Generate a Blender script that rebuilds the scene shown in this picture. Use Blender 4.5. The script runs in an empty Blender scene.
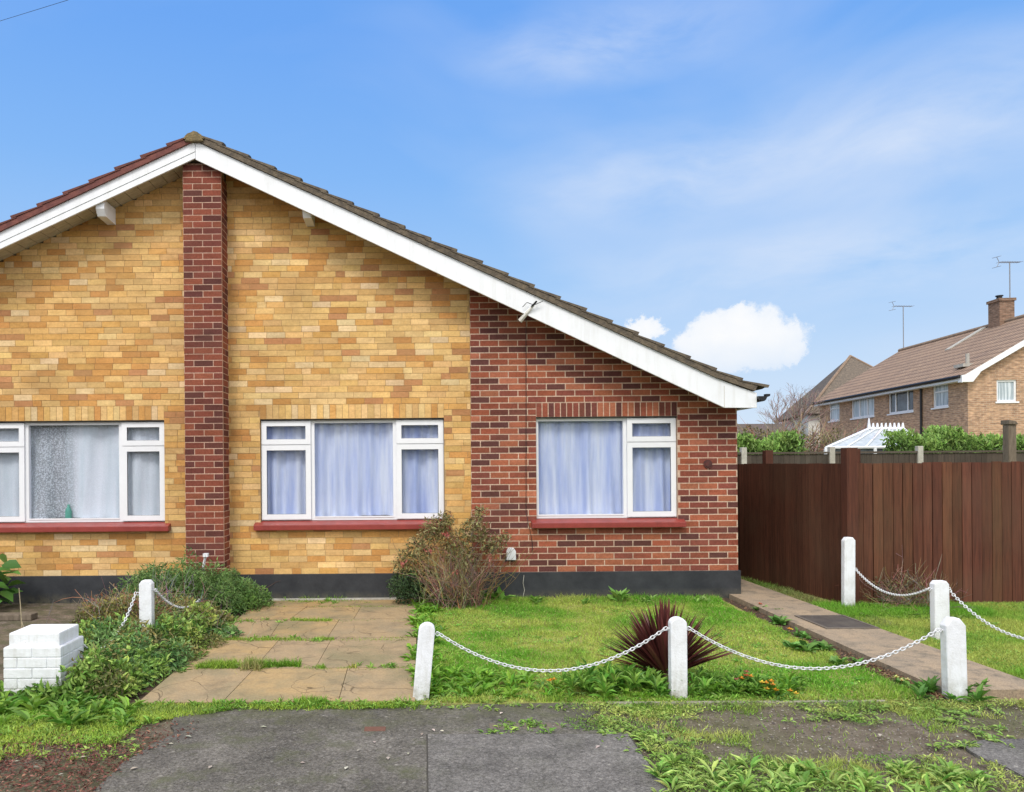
import bpy, bmesh, math, random
import numpy as np
from mathutils import Vector, Matrix
random.seed(7); rng = np.random.default_rng(11)
S = bpy.context.scene; C = S.collection
R = math.radians
# ------------------------------------------------------------------ view constants (surveying helpers)
F, CX, CY, ROLL, CH = 745.0, 420.0, 465.0, 0.008, 1.62
def ray(px, py):
    u, v = px-CX, CY-py
    return u+ROLL*v, v-ROLL*u
def at(px, py, Y):
    u, v = ray(px, py); return Vector((u*Y/F, Y, CH+v*Y/F))
def gr(px, py, z=0.0):
    u, v = ray(px, py); Y = (z-CH)*F/v; return Vector((u*Y/F, Y, z))
# ------------------------------------------------------------------ node helpers
def newmat(name):
    m = bpy.data.materials.new(name); m.use_nodes = True; nt = m.node_tree; nt.nodes.clear()
    return m, nt
def nd(nt, t, ins=None, **kw):
    n = nt.nodes.new(t)
    for k, v in kw.items(): setattr(n, k, v)
    if ins:
        for k, v in ins.items():
            s = n.inputs[k]
            if isinstance(v, bpy.types.NodeSocket): nt.links.new(v, s)
            else:
                if isinstance(v, (tuple, list)) and len(v) == 3 and s.type == 'RGBA': v = (*v, 1)
                s.default_value = v
    return n
def mth(nt, op, a, b=0.0, c=0.0, clamp=False):
    n = nd(nt, 'ShaderNodeMath', {0: a, 1: b, 2: c}, operation=op); n.use_clamp = clamp; return n.outputs[0]
def vmth(nt, op, a, b=(0, 0, 0)):
    n = nd(nt, 'ShaderNodeVectorMath', {0: a, 1: b}, operation=op)
    return n.outputs['Value'] if op in ('LENGTH', 'DISTANCE', 'DOT_PRODUCT') else n.outputs[0]
def mixc(nt, fac, a, b, bt='MIX'):
    n = nd(nt, 'ShaderNodeMix', data_type='RGBA', blend_type=bt)
    for i, v in ((0, fac), (6, a), (7, b)):
        if isinstance(v, bpy.types.NodeSocket): nt.links.new(v, n.inputs[i])
        else: n.inputs[i].default_value = (*v, 1) if isinstance(v, (tuple, list)) else v
    return n.outputs[2]
def noise(nt, vec, scale, detail=4, rough=.55, dist=0):
    return nd(nt, 'ShaderNodeTexNoise', {'Vector': vec, 'Scale': scale, 'Detail': detail, 'Roughness': rough, 'Distortion': dist}).outputs['Fac']
def rng_map(nt, v, a, b, c=0., d=1.):
    n = nd(nt, 'ShaderNodeMapRange', {'Value': v, 'From Min': a, 'From Max': b, 'To Min': c, 'To Max': d}); return n.outputs[0]
def ramp(nt, fac, stops):
    n = nd(nt, 'ShaderNodeValToRGB', {'Fac': fac}); cr = n.color_ramp
    while len(cr.elements) < len(stops): cr.elements.new(.5)
    for e, (p, c) in zip(cr.elements, stops): e.position = p; e.color = (*c, 1)
    return n.outputs[0]
def finish(nt, col, rough=.7, bump=None, bstr=.3, bdist=.01, spec=.3, metal=0, transl=0, tcol=None):
    ins = {'Base Color': col, 'Roughness': rough, 'Specular IOR Level': spec, 'Metallic': metal}
    p = nd(nt, 'ShaderNodeBsdfPrincipled', ins)
    if bump is not None:
        b = nd(nt, 'ShaderNodeBump', {'Height': bump, 'Strength': bstr, 'Distance': bdist}); nt.links.new(b.outputs[0], p.inputs['Normal'])
    o = p.outputs[0]
    if transl:
        t = nd(nt, 'ShaderNodeBsdfTranslucent', {'Color': tcol if tcol is not None else col})
        mx = nd(nt, 'ShaderNodeMixShader', {0: transl, 1: o, 2: t.outputs[0]}); o = mx.outputs[0]
    nd(nt, 'ShaderNodeOutputMaterial', {'Surface': o})
def geo(nt): return nd(nt, 'ShaderNodeNewGeometry').outputs['Position']
def M(name, c1, c2=None, rough=.7, scale=8, bstr=.25, bdist=.01, spec=.3, metal=0, fine=60, lo=.35, hi=.65, transl=0, streak=None, amp=1.):
    m, nt = newmat(name); P = nd(nt, 'ShaderNodeTexCoord').outputs['Object']
    if streak: P = vmth(nt, 'MULTIPLY', P, streak)
    c2 = c2 or tuple(x*.8 for x in c1)
    n = noise(nt, P, scale, 6, .6); n2 = noise(nt, P, fine, 4, .6)
    f = rng_map(nt, n, lo, hi); c = mixc(nt, f, c1, c2)
    c = mixc(nt, 1.0, c, ramp(nt, n2, [(.3, (1-.14*amp,)*3), (.7, (1+.1*amp,)*3)]), 'MULTIPLY')
    finish(nt, c, rough, n2, bstr, bdist, spec, metal, transl)
    return m
def MA(name, rough=.6, spec=.25, var=.25, scale=40, bstr=.3, bdist=.004, transl=0, stain=None, brick=False):
    m, nt = newmat(name)
    a = nd(nt, 'ShaderNodeAttribute', attribute_name='col').outputs['Color']
    P = geo(nt); n = noise(nt, P, scale, 5, .65)
    c = mixc(nt, 1.0, a, ramp(nt, n, [(.25, (1-var,)*3), (.75, (1+var,)*3)]), 'MULTIPLY')
    if brick:
        k = noise(nt, vmth(nt, 'MULTIPLY', P, (5, 5, 19)), 1.0, 5, .7, .6); c = mixc(nt, 1.0, c, ramp(nt, k, [(.25, (.84, .76, .66)), (.45, (.98, .97, .95)), (.7, (1.13, 1.13, 1.12))]), 'MULTIPLY')
        g3 = noise(nt, P, .8, 4, .6); c = mixc(nt, 1.0, c, ramp(nt, g3, [(.35, (.90, .88, .86)), (.62, (1.06, 1.05, 1.03))]), 'MULTIPLY')
    if stain:
        s = noise(nt, P, 1.7, 5, .6); c = mixc(nt, rng_map(nt, s, .5, .75, 0, stain[1]), c, stain[0])
    finish(nt, c, rough, n if bstr else None, bstr, bdist, spec, 0, transl)
    return m
# ------------------------------------------------------------------ mesh builder
def rootloc(o):
    v = Vector((0, 0, 0))
    while o: v += o.location; o = o.parent
    return v
class MB:
    def __init__(s): s.v = []; s.f = []; s.c = []; s.n = 0; s.smooth = False
    def add(s, verts, faces, col=(.5, .5, .5)):
        verts = np.asarray(verts, float).reshape(-1, 3); b = s.n
        s.v.append(verts); s.n += len(verts)
        s.f.extend([tuple(i+b for i in f) for f in faces])
        s.c.append(np.tile(np.asarray(col, float)[:3], (len(verts), 1)))
        return s
    def box(s, x0, x1, y0, y1, z0, z1, col=(.5, .5, .5)):
        v = [(x, y, z) for z in (z0, z1) for y in (y0, y1) for x in (x0, x1)]
        return s.add(v, [(0, 2, 3, 1), (4, 5, 7, 6), (0, 1, 5, 4), (2, 6, 7, 3), (0, 4, 6, 2), (1, 3, 7, 5)], col)
    def prism(s, pts, ax, a0, a1, col=(.5, .5, .5)):
        """pts 2D outline; ax the extrusion axis; outline in the other two axes in order"""
        o = [i for i in range(3) if i != ax]; n = len(pts); V = []
        for a in (a0, a1):
            for p in pts:
                q = [0, 0, 0]; q[ax] = a; q[o[0]] = p[0]; q[o[1]] = p[1]; V.append(q)
        Fc = [tuple(range(n)), tuple(range(2*n-1, n-1, -1))]+[(i, i+n, (i+1) % n+n, (i+1) % n) for i in range(n)]
        return s.add(V, Fc, col)
    def ring(s, x0, x1, z0, z1, w, y0, y1, col=(.5, .5, .5), wb=None):
        wb = wb or w; s.box(x0, x0+w, y0, y1, z0, z1, col); s.box(x1-w, x1, y0, y1, z0, z1, col)
        s.box(x0+w, x1-w, y0, y1, z1-w, z1, col); s.box(x0+w, x1-w, y0, y1, z0, z0+wb, col); return s
    def tube(s, pts, rad, sides=6, col=(.5, .5, .5), cap=True):
        pts = [Vector(p) for p in pts]; n = len(pts)
        if not hasattr(rad, '__len__'): rad = [rad]*n
        V = []; up = Vector((.13, .2, 1)).normalized()
        for i, p in enumerate(pts):
            t = (pts[min(i+1, n-1)]-pts[max(i-1, 0)]).normalized()
            a = t.cross(up)
            if a.length < 1e-3: a = t.cross(Vector((1, 0, 0)))
            a.normalize(); b = t.cross(a)
            for k in range(sides):
                th = 2*math.pi*k/sides; V.append(p+(a*math.cos(th)+b*math.sin(th))*rad[i])
        Fc = [(i*sides+k, i*sides+(k+1) % sides, (i+1)*sides+(k+1) % sides, (i+1)*sides+k) for i in range(n-1) for k in range(sides)]
        if cap: Fc += [tuple(range(sides-1, -1, -1)), tuple((n-1)*sides+k for k in range(sides))]
        return s.add([tuple(v) for v in V], Fc, col)
    def inst(s, tpl, pos, mats, cols):
        """tpl=(verts,faces); pos (N,3); mats (N,3,3) columns are the scaled axes; cols (N,3)"""
        tv, tf = tpl; tv = np.asarray(tv, float); N = len(pos)
        if N == 0: return s
        V = np.einsum('nij,kj->nki', mats, tv)+pos[:, None, :]
        b = s.n; k = len(tv)
        s.v.append(V.reshape(-1, 3)); s.n += N*k
        offs = (np.arange(N)*k+b)
        for f in tf:
            A = offs[:, None]+np.array(f)[None, :]; s.f.extend(map(tuple, A.tolist()))
        s.c.append(np.repeat(cols, k, axis=0)); return s
    def build(s, name, mat, parent=None, loc=None, local=False, bevel=0, smooth=False):
        V = np.concatenate(s.v) if s.v else np.zeros((0, 3))
        off = np.zeros(3)
        if parent is not None and not local: off = np.array(rootloc(parent))
        if parent is None and loc is not None: off = np.array(loc, float)
        V = V-off
        me = bpy.data.meshes.new(name); me.from_pydata(V.tolist(), [], s.f)
        ca = me.color_attributes.new('col', 'FLOAT_COLOR', 'POINT')
        cc = np.concatenate(s.c); ca.data.foreach_set('color', np.concatenate([cc, np.ones((len(cc), 1))], 1).astype(np.float32).ravel())
        if bevel:
            bm = bmesh.new(); bm.from_mesh(me); bmesh.ops.remove_doubles(bm, verts=bm.verts, dist=1e-5)
            bmesh.ops.recalc_face_normals(bm, faces=bm.faces)
            es = [e for e in bm.edges if len(e.link_faces) == 2 and e.calc_face_angle(0) > .5]
            bmesh.ops.bevel(bm, geom=es, offset=bevel, segments=2, profile=.6, affect='EDGES', clamp_overlap=True)
            bm.to_mesh(me); bm.free()
        if smooth: me.polygons.foreach_set('use_smooth', [True]*len(me.polygons))
        me.materials.append(mat); me.update()
        o = bpy.data.objects.new(name, me); C.objects.link(o)
        if parent is not None: o.parent = parent
        elif loc is not None: o.location = loc
        return o
def tag(o, label=None, cat=None, group=None, kind=None):
    if label: o['label'] = label
    if cat: o['category'] = cat
    if group: o['group'] = group
    if kind: o['kind'] = kind
    return o
def thing(name, label, cat, loc=(0, 0, 0), rz=0, group=None):
    o = bpy.data.objects.new(name, None); C.objects.link(o); o.location = loc; o.rotation_euler = (0, 0, rz)
    o.empty_display_size = .2
    return tag(o, label, cat, group)
# numpy value noise
_g = rng.random((64, 64))
def vn(x, y, sc=1.0, seed=0):
    x = np.asarray(x)*sc+seed*13.7+100; y = np.asarray(y)*sc+seed*7.3+100
    xi = np.floor(x).astype(int); yi = np.floor(y).astype(int); fx = x-xi; fy = y-yi
    fx = fx*fx*(3-2*fx); fy = fy*fy*(3-2*fy)
    g = lambda a, b: _g[a % 64, b % 64]
    return (g(xi, yi)*(1-fx)+g(xi+1, yi)*fx)*(1-fy)+(g(xi, yi+1)*(1-fx)+g(xi+1, yi+1)*fx)*fy
def fbm(x, y, sc=1., seed=0): return .55*vn(x, y, sc, seed)+.3*vn(x, y, sc*2.3, seed+1)+.15*vn(x, y, sc*5.1, seed+2)
# ------------------------------------------------------------------ templates
BLADE = ([(-.5, 0, 0), (.5, 0, 0), (-.4, .12, .5), (.4, .12, .5), (0, .5, 1)], [(0, 1, 3, 2), (2, 3, 4)])
LEAF = ([(0, 0, 0), (-.38, .3, .10), (0, .3, 0), (.38, .3, .10), (-.42, .62, .08), (0, .64, -.03), (.42, .62, .08), (0, 1, -.16)],
        [(0, 2, 1), (0, 3, 2), (1, 2, 5, 4), (2, 3, 6, 5), (4, 5, 7), (5, 6, 7)])
SMALL = ([(0, 0, 0), (-.4, .45, .08), (.4, .45, .08), (0, 1, -.05), (0, .5, 0)], [(0, 4, 1), (0, 2, 4), (1, 4, 3), (4, 2, 3)])
def norm(a): return a/np.maximum(np.linalg.norm(a, axis=-1, keepdims=True), 1e-9)
def leafmats(d, w, l, up=None, jit=.35):
    """local y along d, width w, length l"""
    N = len(d); d = norm(d)
    if up is None: up = np.tile([0, 0, 1.], (N, 1))
    up = up+rng.normal(0, jit, (N, 3)); x = norm(np.cross(d, up)); z = np.cross(x, d)
    w = np.broadcast_to(w, (N,)); l = np.broadcast_to(l, (N,))
    return np.stack([x*w[:, None], d*l[:, None], z*l[:, None]], axis=2)
def blademats(az, lean, w, l):
    N = len(az); up = norm(np.stack([np.cos(az)*lean, np.sin(az)*lean, np.ones(N)], 1))
    side = norm(np.cross(up, rng.normal(0, 1, (N, 3)))); fw = np.cross(side, up)
    w = np.broadcast_to(w, (N,)); l = np.broadcast_to(l, (N,))
    return np.stack([side*w[:, None], fw*l[:, None], up*l[:, None]], axis=2)
def mixcol(a, b, t, jit=.15):
    t = np.clip(np.asarray(t), 0, 1)[:, None]; c = np.array(a)*(1-t)+np.array(b)*t
    return np.clip(c*(1+rng.normal(0, jit, (len(c), 1)))*(1+rng.normal(0, .05, (len(c), 3))), .003, 1)
def grass(mb, x, y, z, lmin, lmax, w, c1, c2, seed=0, jit=.2, lean=.5, csc=2.2):
    N = len(x); az = rng.uniform(0, 2*math.pi, N); L = rng.uniform(lmin, lmax, N)
    t = (fbm(x, y, csc, seed)-.3)*2.5
    mb.inst(BLADE, np.stack([x, y, np.broadcast_to(z, (N,))], 1), blademats(az, rng.uniform(0, lean, N), w*rng.uniform(.6, 1.3, N), L), mixcol(c1, c2, t, jit))
def rosette(mb, x, y, z, n, l, w, c1, c2, el=(.15, .9), jit=.18):
    az = np.arange(n)*2.4+rng.uniform(0, 6)+rng.normal(0, .2, n); e = rng.uniform(*el, n)
    d = np.stack([np.cos(az)*np.cos(e), np.sin(az)*np.cos(e), np.sin(e)], 1)
    L = l*rng.uniform(.55, 1.1, n); p = np.tile([x, y, z], (n, 1))+d*.01
    mb.inst(LEAF, p, leafmats(d, w*rng.uniform(.7, 1.2, n), L, jit=.2), mixcol(c1, c2, rng.random(n), jit))
# ------------------------------------------------------------------ materials
MT = {}
MT['red'] = MA('red_brick', .85, .15, .28, 55, .5, .004, stain=((.10, .055, .045), .3), brick=True)
MT['yel'] = MA('yellow_brick', .8, .2, .16, 45, .4, .003, stain=((.34, .21, .09), .5), brick=True)
MT['plinth'] = M('black_plinth_paint', (.030, .034, .042), (.045, .05, .058), .55, 3, .3, .006, fine=45)
MT['upvc'] = M('white_upvc', (.80, .81, .84), (.76, .77, .80), .35, 3, .03, .001, .4, fine=30, amp=.1)
MT['barge'] = M('white_barge_paint', (.80, .82, .85), (.75, .77, .80), .5, 2, .05, .002, fine=50, amp=.2)
MT['soffit'] = M('soffit_boards', (.56, .52, .42), (.42, .38, .29), .75, 6, .2, .004, streak=(1, 6, 1))
MT['sill'] = M('red_painted_sill', (.30, .052, .042), (.23, .040, .033), .35, 9, .2, .003, .5)
MT['tile_red'] = M('red_brown_tile', (.17, .062, .05), (.10, .045, .04), .85, 7, .6, .008, fine=50)
MT['tile_grey'] = M('lichened_grey_tile', (.085, .068, .055), (.17, .14, .10), .9, 10, .7, .01, fine=60)
MT['lichen'] = M('lichen_mortar', (.26, .19, .09), (.12, .10, .06), .95, 14, .9, .015, fine=50)
MT['verge_grey'] = M('verge_grey', (.17, .135, .095), (.09, .075, .06), .95, 16, .9, .012, fine=50)
MT['vergered'] = M('verge_red', (.20, .075, .06), (.13, .05, .045), .85, 12, .4, .006)
MT['black'] = M('black_plastic', (.012, .012, .014), (.02, .02, .022), .4, 5, .1)
MT['dark'] = M('dark_interior', (.05, .05, .055), (.04, .04, .045), .9, 3, 0)
MT['wpaint'] = M('white_masonry_paint', (.84, .86, .90), (.70, .72, .76), .6, 9, .4, .005, fine=50, lo=.5, hi=.85, amp=.3)
MT['wbrick'] = M('white_painted_brick', (.84, .86, .91), (.66, .68, .72), .65, 11, .7, .007, fine=50, lo=.5, hi=.85, amp=.4)
MT['chain'] = M('white_chain', (.80, .81, .84), (.62, .63, .64), .45, 30, .1, .001)
MT['leaf'] = MA('leaf', .5, .35, .12, 90, 0, 0, transl=.30)
MT['grass'] = MA('grass_blades', .6, .25, .10, 60, 0, 0, transl=.35)
MT['matte'] = MA('matte_tint', .85, .15, .2, 50, .3, .004)
MT['twig'] = MA('twigs', .9, .1, .25, 60, 0, 0)
MT['curt'] = None
def paint(name, sc):
    m, nt = newmat(name); P = geo(nt); z = nd(nt, 'ShaderNodeSeparateXYZ', {0: P}).outputs[2]
    n = noise(nt, P, sc, 6, .65); n2 = noise(nt, P, 70, 4, .7); n3 = noise(nt, P, 16, 5, .7); n4 = noise(nt, vmth(nt, 'MULTIPLY', P, (30, 30, 4)), 1, 4, .6)
    c = mixc(nt, rng_map(nt, n, .45, .75), (.80, .82, .86), (.66, .67, .68)); c = mixc(nt, rng_map(nt, n4, .55, .75, 0, .4), c, (.52, .51, .46))
    dirt = mth(nt, 'MULTIPLY', rng_map(nt, z, .17, .0), rng_map(nt, n3, .34, .62)); c = mixc(nt, mth(nt, 'MULTIPLY', dirt, .85), c, (.22, .20, .12))
    chip = rng_map(nt, n3, .715, .74, 0, .8); c = mixc(nt, chip, c, (.25, .21, .17)); finish(nt, c, .6, mth(nt, 'ADD', n2, n), .5, .006); return m
MT['wpaint'] = paint('white_masonry_paint', 9); MT['wbrick'] = paint('white_painted_brick', 12)
m, nt = newmat('white_barge_paint'); P = geo(nt); n = noise(nt, vmth(nt, 'MULTIPLY', P, (14, 14, 1.6)), 1, 5, .65); n2 = noise(nt, P, 2.2, 5, .6); sp_ = noise(nt, P, 45, 3, .7)
c = mixc(nt, rng_map(nt, n, .5, .8, 0, .55), (.80, .82, .85), (.60, .60, .57)); c = mixc(nt, rng_map(nt, n2, .5, .75, 0, .35), c, (.66, .68, .70)); c = mixc(nt, rng_map(nt, sp_, .70, .74, 0, .5), c, (.35, .33, .28)); finish(nt, c, .5, n2, .06, .003); MT['barge'] = m
m, nt = newmat('black_plinth_paint'); P = geo(nt); z = nd(nt, 'ShaderNodeSeparateXYZ', {0: P}).outputs[2]; n = noise(nt, P, 4, 6, .65); n3 = noise(nt, P, 14, 5, .7)
c = mixc(nt, rng_map(nt, n, .35, .7), (.024, .026, .031), (.045, .048, .054)); c = mixc(nt, mth(nt, 'MULTIPLY', rng_map(nt, z, .13, .0), rng_map(nt, n3, .35, .6, 0, .8)), c, (.12, .11, .075)); c = mixc(nt, rng_map(nt, n3, .70, .74, 0, .5), c, (.16, .16, .15)); finish(nt, c, .6, n3, .4, .006); MT['plinth'] = m
# fence wood
def fence_mat(name, c1, c2, c3):
    m, nt = newmat(name); P = geo(nt); a = nd(nt, 'ShaderNodeAttribute', attribute_name='col').outputs['Color']
    st = vmth(nt, 'MULTIPLY', P, (22, 22, 1.1)); n = noise(nt, st, 2.2, 6, .65, .4); b = noise(nt, P, 1.3, 4)
    c = mixc(nt, rng_map(nt, n, .35, .65), c1, c2); c = mixc(nt, rng_map(nt, b, .45, .7, 0, .6), c, c3)
    c = mixc(nt, 1.0, c, a, 'MULTIPLY'); finish(nt, c, .75, n, .35, .004, .2); return m
MT['fence'] = fence_mat('brown_stained_boards', (.140, .050, .030), (.075, .029, .019), (.12, .060, .038))
MT['oldfence'] = fence_mat('weathered_boards', (.075, .058, .046), (.05, .04, .033), (.09, .08, .065))
MT['timber'] = M('weathered_timber', (.20, .16, .12), (.12, .095, .07), .85, 5, .5, .006, streak=(6, 6, 1))
MT['conc'] = M('pale_concrete', (.48, .46, .41), (.35, .33, .29), .85, 9, .4, .006)
# glass
m, nt = newmat('window_glass')
fc = nd(nt, 'ShaderNodeLayerWeight', {'Blend': .5}).outputs['Facing']
f2 = mth(nt, 'ADD', mth(nt, 'MULTIPLY', mth(nt, 'POWER', fc, 4.0), .6), .055)
g = nd(nt, 'ShaderNodeBsdfGlossy', {'Color': (.95, .97, 1), 'Roughness': .02}); t = nd(nt, 'ShaderNodeBsdfTransparent', {'Color': (.96, .97, 1.0)})
nd(nt, 'ShaderNodeOutputMaterial', {'Surface': nd(nt, 'ShaderNodeMixShader', {0: f2, 1: t.outputs[0], 2: g.outputs[0]}).outputs[0]})
MT['glass'] = m
m, nt = newmat('dark_far_glass'); P = nd(nt, 'ShaderNodeTexCoord').outputs['Object']
finish(nt, mixc(nt, rng_map(nt, noise(nt, P, 3), .4, .6), (.05, .055, .06), (.10, .11, .12)), .1, None, spec=.6); MT['fglass'] = m
m, nt = newmat('pale_far_glass'); P = nd(nt, 'ShaderNodeTexCoord').outputs['Object']
finish(nt, mixc(nt, rng_map(nt, noise(nt, vmth(nt, 'MULTIPLY', P, (8, 8, .6)), 2), .4, .6), (.30, .36, .40), (.58, .64, .68)), .15, None, spec=.5); MT['cglass'] = m
def curtain_mat(name, c1, c2, lace=False, transp=.0):
    m, nt = newmat(name); P = geo(nt)
    n = noise(nt, vmth(nt, 'MULTIPLY', P, (6, 1, .5)), 1.6, 3); c = mixc(nt, rng_map(nt, n, .35, .65), c1, c2)
    d = nd(nt, 'ShaderNodeBsdfDiffuse', {'Color': c}).outputs[0]; tr = nd(nt, 'ShaderNodeBsdfTranslucent', {'Color': c}).outputs[0]
    o = nd(nt, 'ShaderNodeMixShader', {0: .12, 1: d, 2: tr}).outputs[0]
    tp = nd(nt, 'ShaderNodeBsdfTransparent', {'Color': (1, 1, 1)}).outputs[0]
    if lace:
        v = nd(nt, 'ShaderNodeTexVoronoi', {'Vector': P, 'Scale': 48.0}).outputs['Distance']
        w = nd(nt, 'ShaderNodeTexVoronoi', {'Vector': P, 'Scale': 120.0}).outputs['Distance']
        f = rng_map(nt, v, .30, .55); f3 = rng_map(nt, w, .25, .5); f = mth(nt, 'MULTIPLY', f, f3)
        sx = nd(nt, 'ShaderNodeSeparateXYZ', {0: P}).outputs[0]
        f = mth(nt, 'MULTIPLY', f, rng_map(nt, mth(nt, 'ABSOLUTE', mth(nt, 'ADD', sx, 4.48)), .16, .34, .42, .04))
        f = mth(nt, 'ADD', f, rng_map(nt, mth(nt, 'ABSOLUTE', mth(nt, 'ADD', sx, 4.48)), .16, .34, .20, .04))
    else: f = transp
    o = nd(nt, 'ShaderNodeMixShader', {0: f, 1: o, 2: tp}).outputs[0]
    nd(nt, 'ShaderNodeOutputMaterial', {'Surface': o}); return m
MT['net_sky_tint'] = curtain_mat('sky_tinted_white_net', (.52, .61, .88), (.86, .91, 1.0), transp=.04)  # white net with the blue of reflected sky put into its colour
MT['net_grey'] = curtain_mat('grey_lace_net', (.78, .85, .87), (.92, .95, .97), lace=True)
# far brick
def far_brick(name, ca, cb, cm, sc=1.0):
    m, nt = newmat(name); P = nd(nt, 'ShaderNodeTexCoord').outputs['Object']
    s = nd(nt, 'ShaderNodeSeparateXYZ', {0: P}); v = nd(nt, 'ShaderNodeCombineXYZ', {0: mth(nt, 'ADD', s.outputs[0], s.outputs[1]), 1: s.outputs[2]}).outputs[0]
    b = nd(nt, 'ShaderNodeTexBrick', {'Vector': v, 'Color1': ca, 'Color2': cb, 'Mortar': cm, 'Scale': 1.0, 'Mortar Size': .008, 'Brick Width': .225, 'Row Height': .075, 'Bias': 0.0})
    n = noise(nt, P, 2.5, 6, .7); c = mixc(nt, rng_map(nt, n, .35, .7, 0, .6), b.outputs['Color'], tuple(x*1.35 for x in ca))
    n2 = noise(nt, vmth(nt, 'MULTIPLY', v, (4.4, 13.3, 1)), 1.0, 1, .5); c = mixc(nt, 1.0, c, ramp(nt, n2, [(.3, (.7,)*3), (.7, (1.35,)*3)]), 'MULTIPLY')
    finish(nt, c, .9, b.outputs['Fac'], -.3, .01); return m
MT['farbrick'] = far_brick('buff_brown_brick', (.40, .25, .155), (.28, .165, .11), (.42, .34, .26))
MT['farbrick2'] = far_brick('brown_brick', (.20, .12, .08), (.15, .09, .06), (.22, .18, .14))
def pantile(name, c1, c2, c3):
    m, nt = newmat(name); P = nd(nt, 'ShaderNodeTexCoord').outputs['Object']
    s = nd(nt, 'ShaderNodeSeparateXYZ', {0: P})
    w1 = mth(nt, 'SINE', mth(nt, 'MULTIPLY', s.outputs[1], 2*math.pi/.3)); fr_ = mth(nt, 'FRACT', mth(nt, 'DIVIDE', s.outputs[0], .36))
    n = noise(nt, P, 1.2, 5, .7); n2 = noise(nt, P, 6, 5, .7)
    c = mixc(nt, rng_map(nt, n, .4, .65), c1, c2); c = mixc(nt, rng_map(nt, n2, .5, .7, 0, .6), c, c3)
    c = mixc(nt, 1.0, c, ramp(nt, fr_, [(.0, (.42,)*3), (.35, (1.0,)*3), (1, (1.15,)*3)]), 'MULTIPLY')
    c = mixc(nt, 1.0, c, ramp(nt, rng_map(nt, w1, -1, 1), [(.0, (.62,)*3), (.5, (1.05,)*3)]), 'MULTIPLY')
    finish(nt, c, .9, w1, .5, .03); return m
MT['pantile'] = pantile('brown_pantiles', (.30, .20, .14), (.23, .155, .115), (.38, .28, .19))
MT['slate'] = M('mottled_dark_tiles', (.13, .105, .085), (.085, .075, .065), .9, 5, .6, .02, fine=30)
MT['mott'] = M('mottled_brown_tiles', (.19, .15, .115), (.10, .085, .07), .9, 9, .6, .02, fine=30)
MT['hip'] = M('orange_hip_tiles', (.28, .20, .14), (.20, .14, .10), .9, 5)
MT['metal'] = M('grey_aerial_metal', (.30, .30, .31), (.22, .22, .23), .5, 5, .05, .002, metal=.4)
MT['clad'] = M('white_render', (.70, .69, .64), (.60, .58, .53), .8, 3)
# ground
def ground_mat():
    m, nt = newmat('verge_soil'); P = geo(nt)
    a = noise(nt, P, .9, 6, .65); b = noise(nt, P, 7, 6, .7); c_ = noise(nt, P, 70, 4, .7)
    v = nd(nt, 'ShaderNodeTexVoronoi', {'Vector': P, 'Scale': 55.0, 'Randomness': 1.0})
    c = mixc(nt, rng_map(nt, b, .35, .65), (.115, .092, .066), (.21, .175, .135))
    c = mixc(nt, rng_map(nt, a, .45, .6, 0, .45), c, (.10, .115, .045))
    st = mth(nt, 'LESS_THAN', v.outputs['Distance'], .28); hue = nd(nt, 'ShaderNodeSeparateColor', {0: v.outputs['Color']}).outputs[0]
    c = mixc(nt, mth(nt, 'MULTIPLY', st, mth(nt, 'GREATER_THAN', hue, .8)), c, (.34, .30, .25))
    c = mixc(nt, 1.0, c, ramp(nt, c_, [(.3, (.65,)*3), (.7, (1.25,)*3)]), 'MULTIPLY')
    finish(nt, c, .95, mth(nt, 'ADD', c_, b), .8, .015, .1); return m
MT['ground'] = ground_mat()
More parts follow.
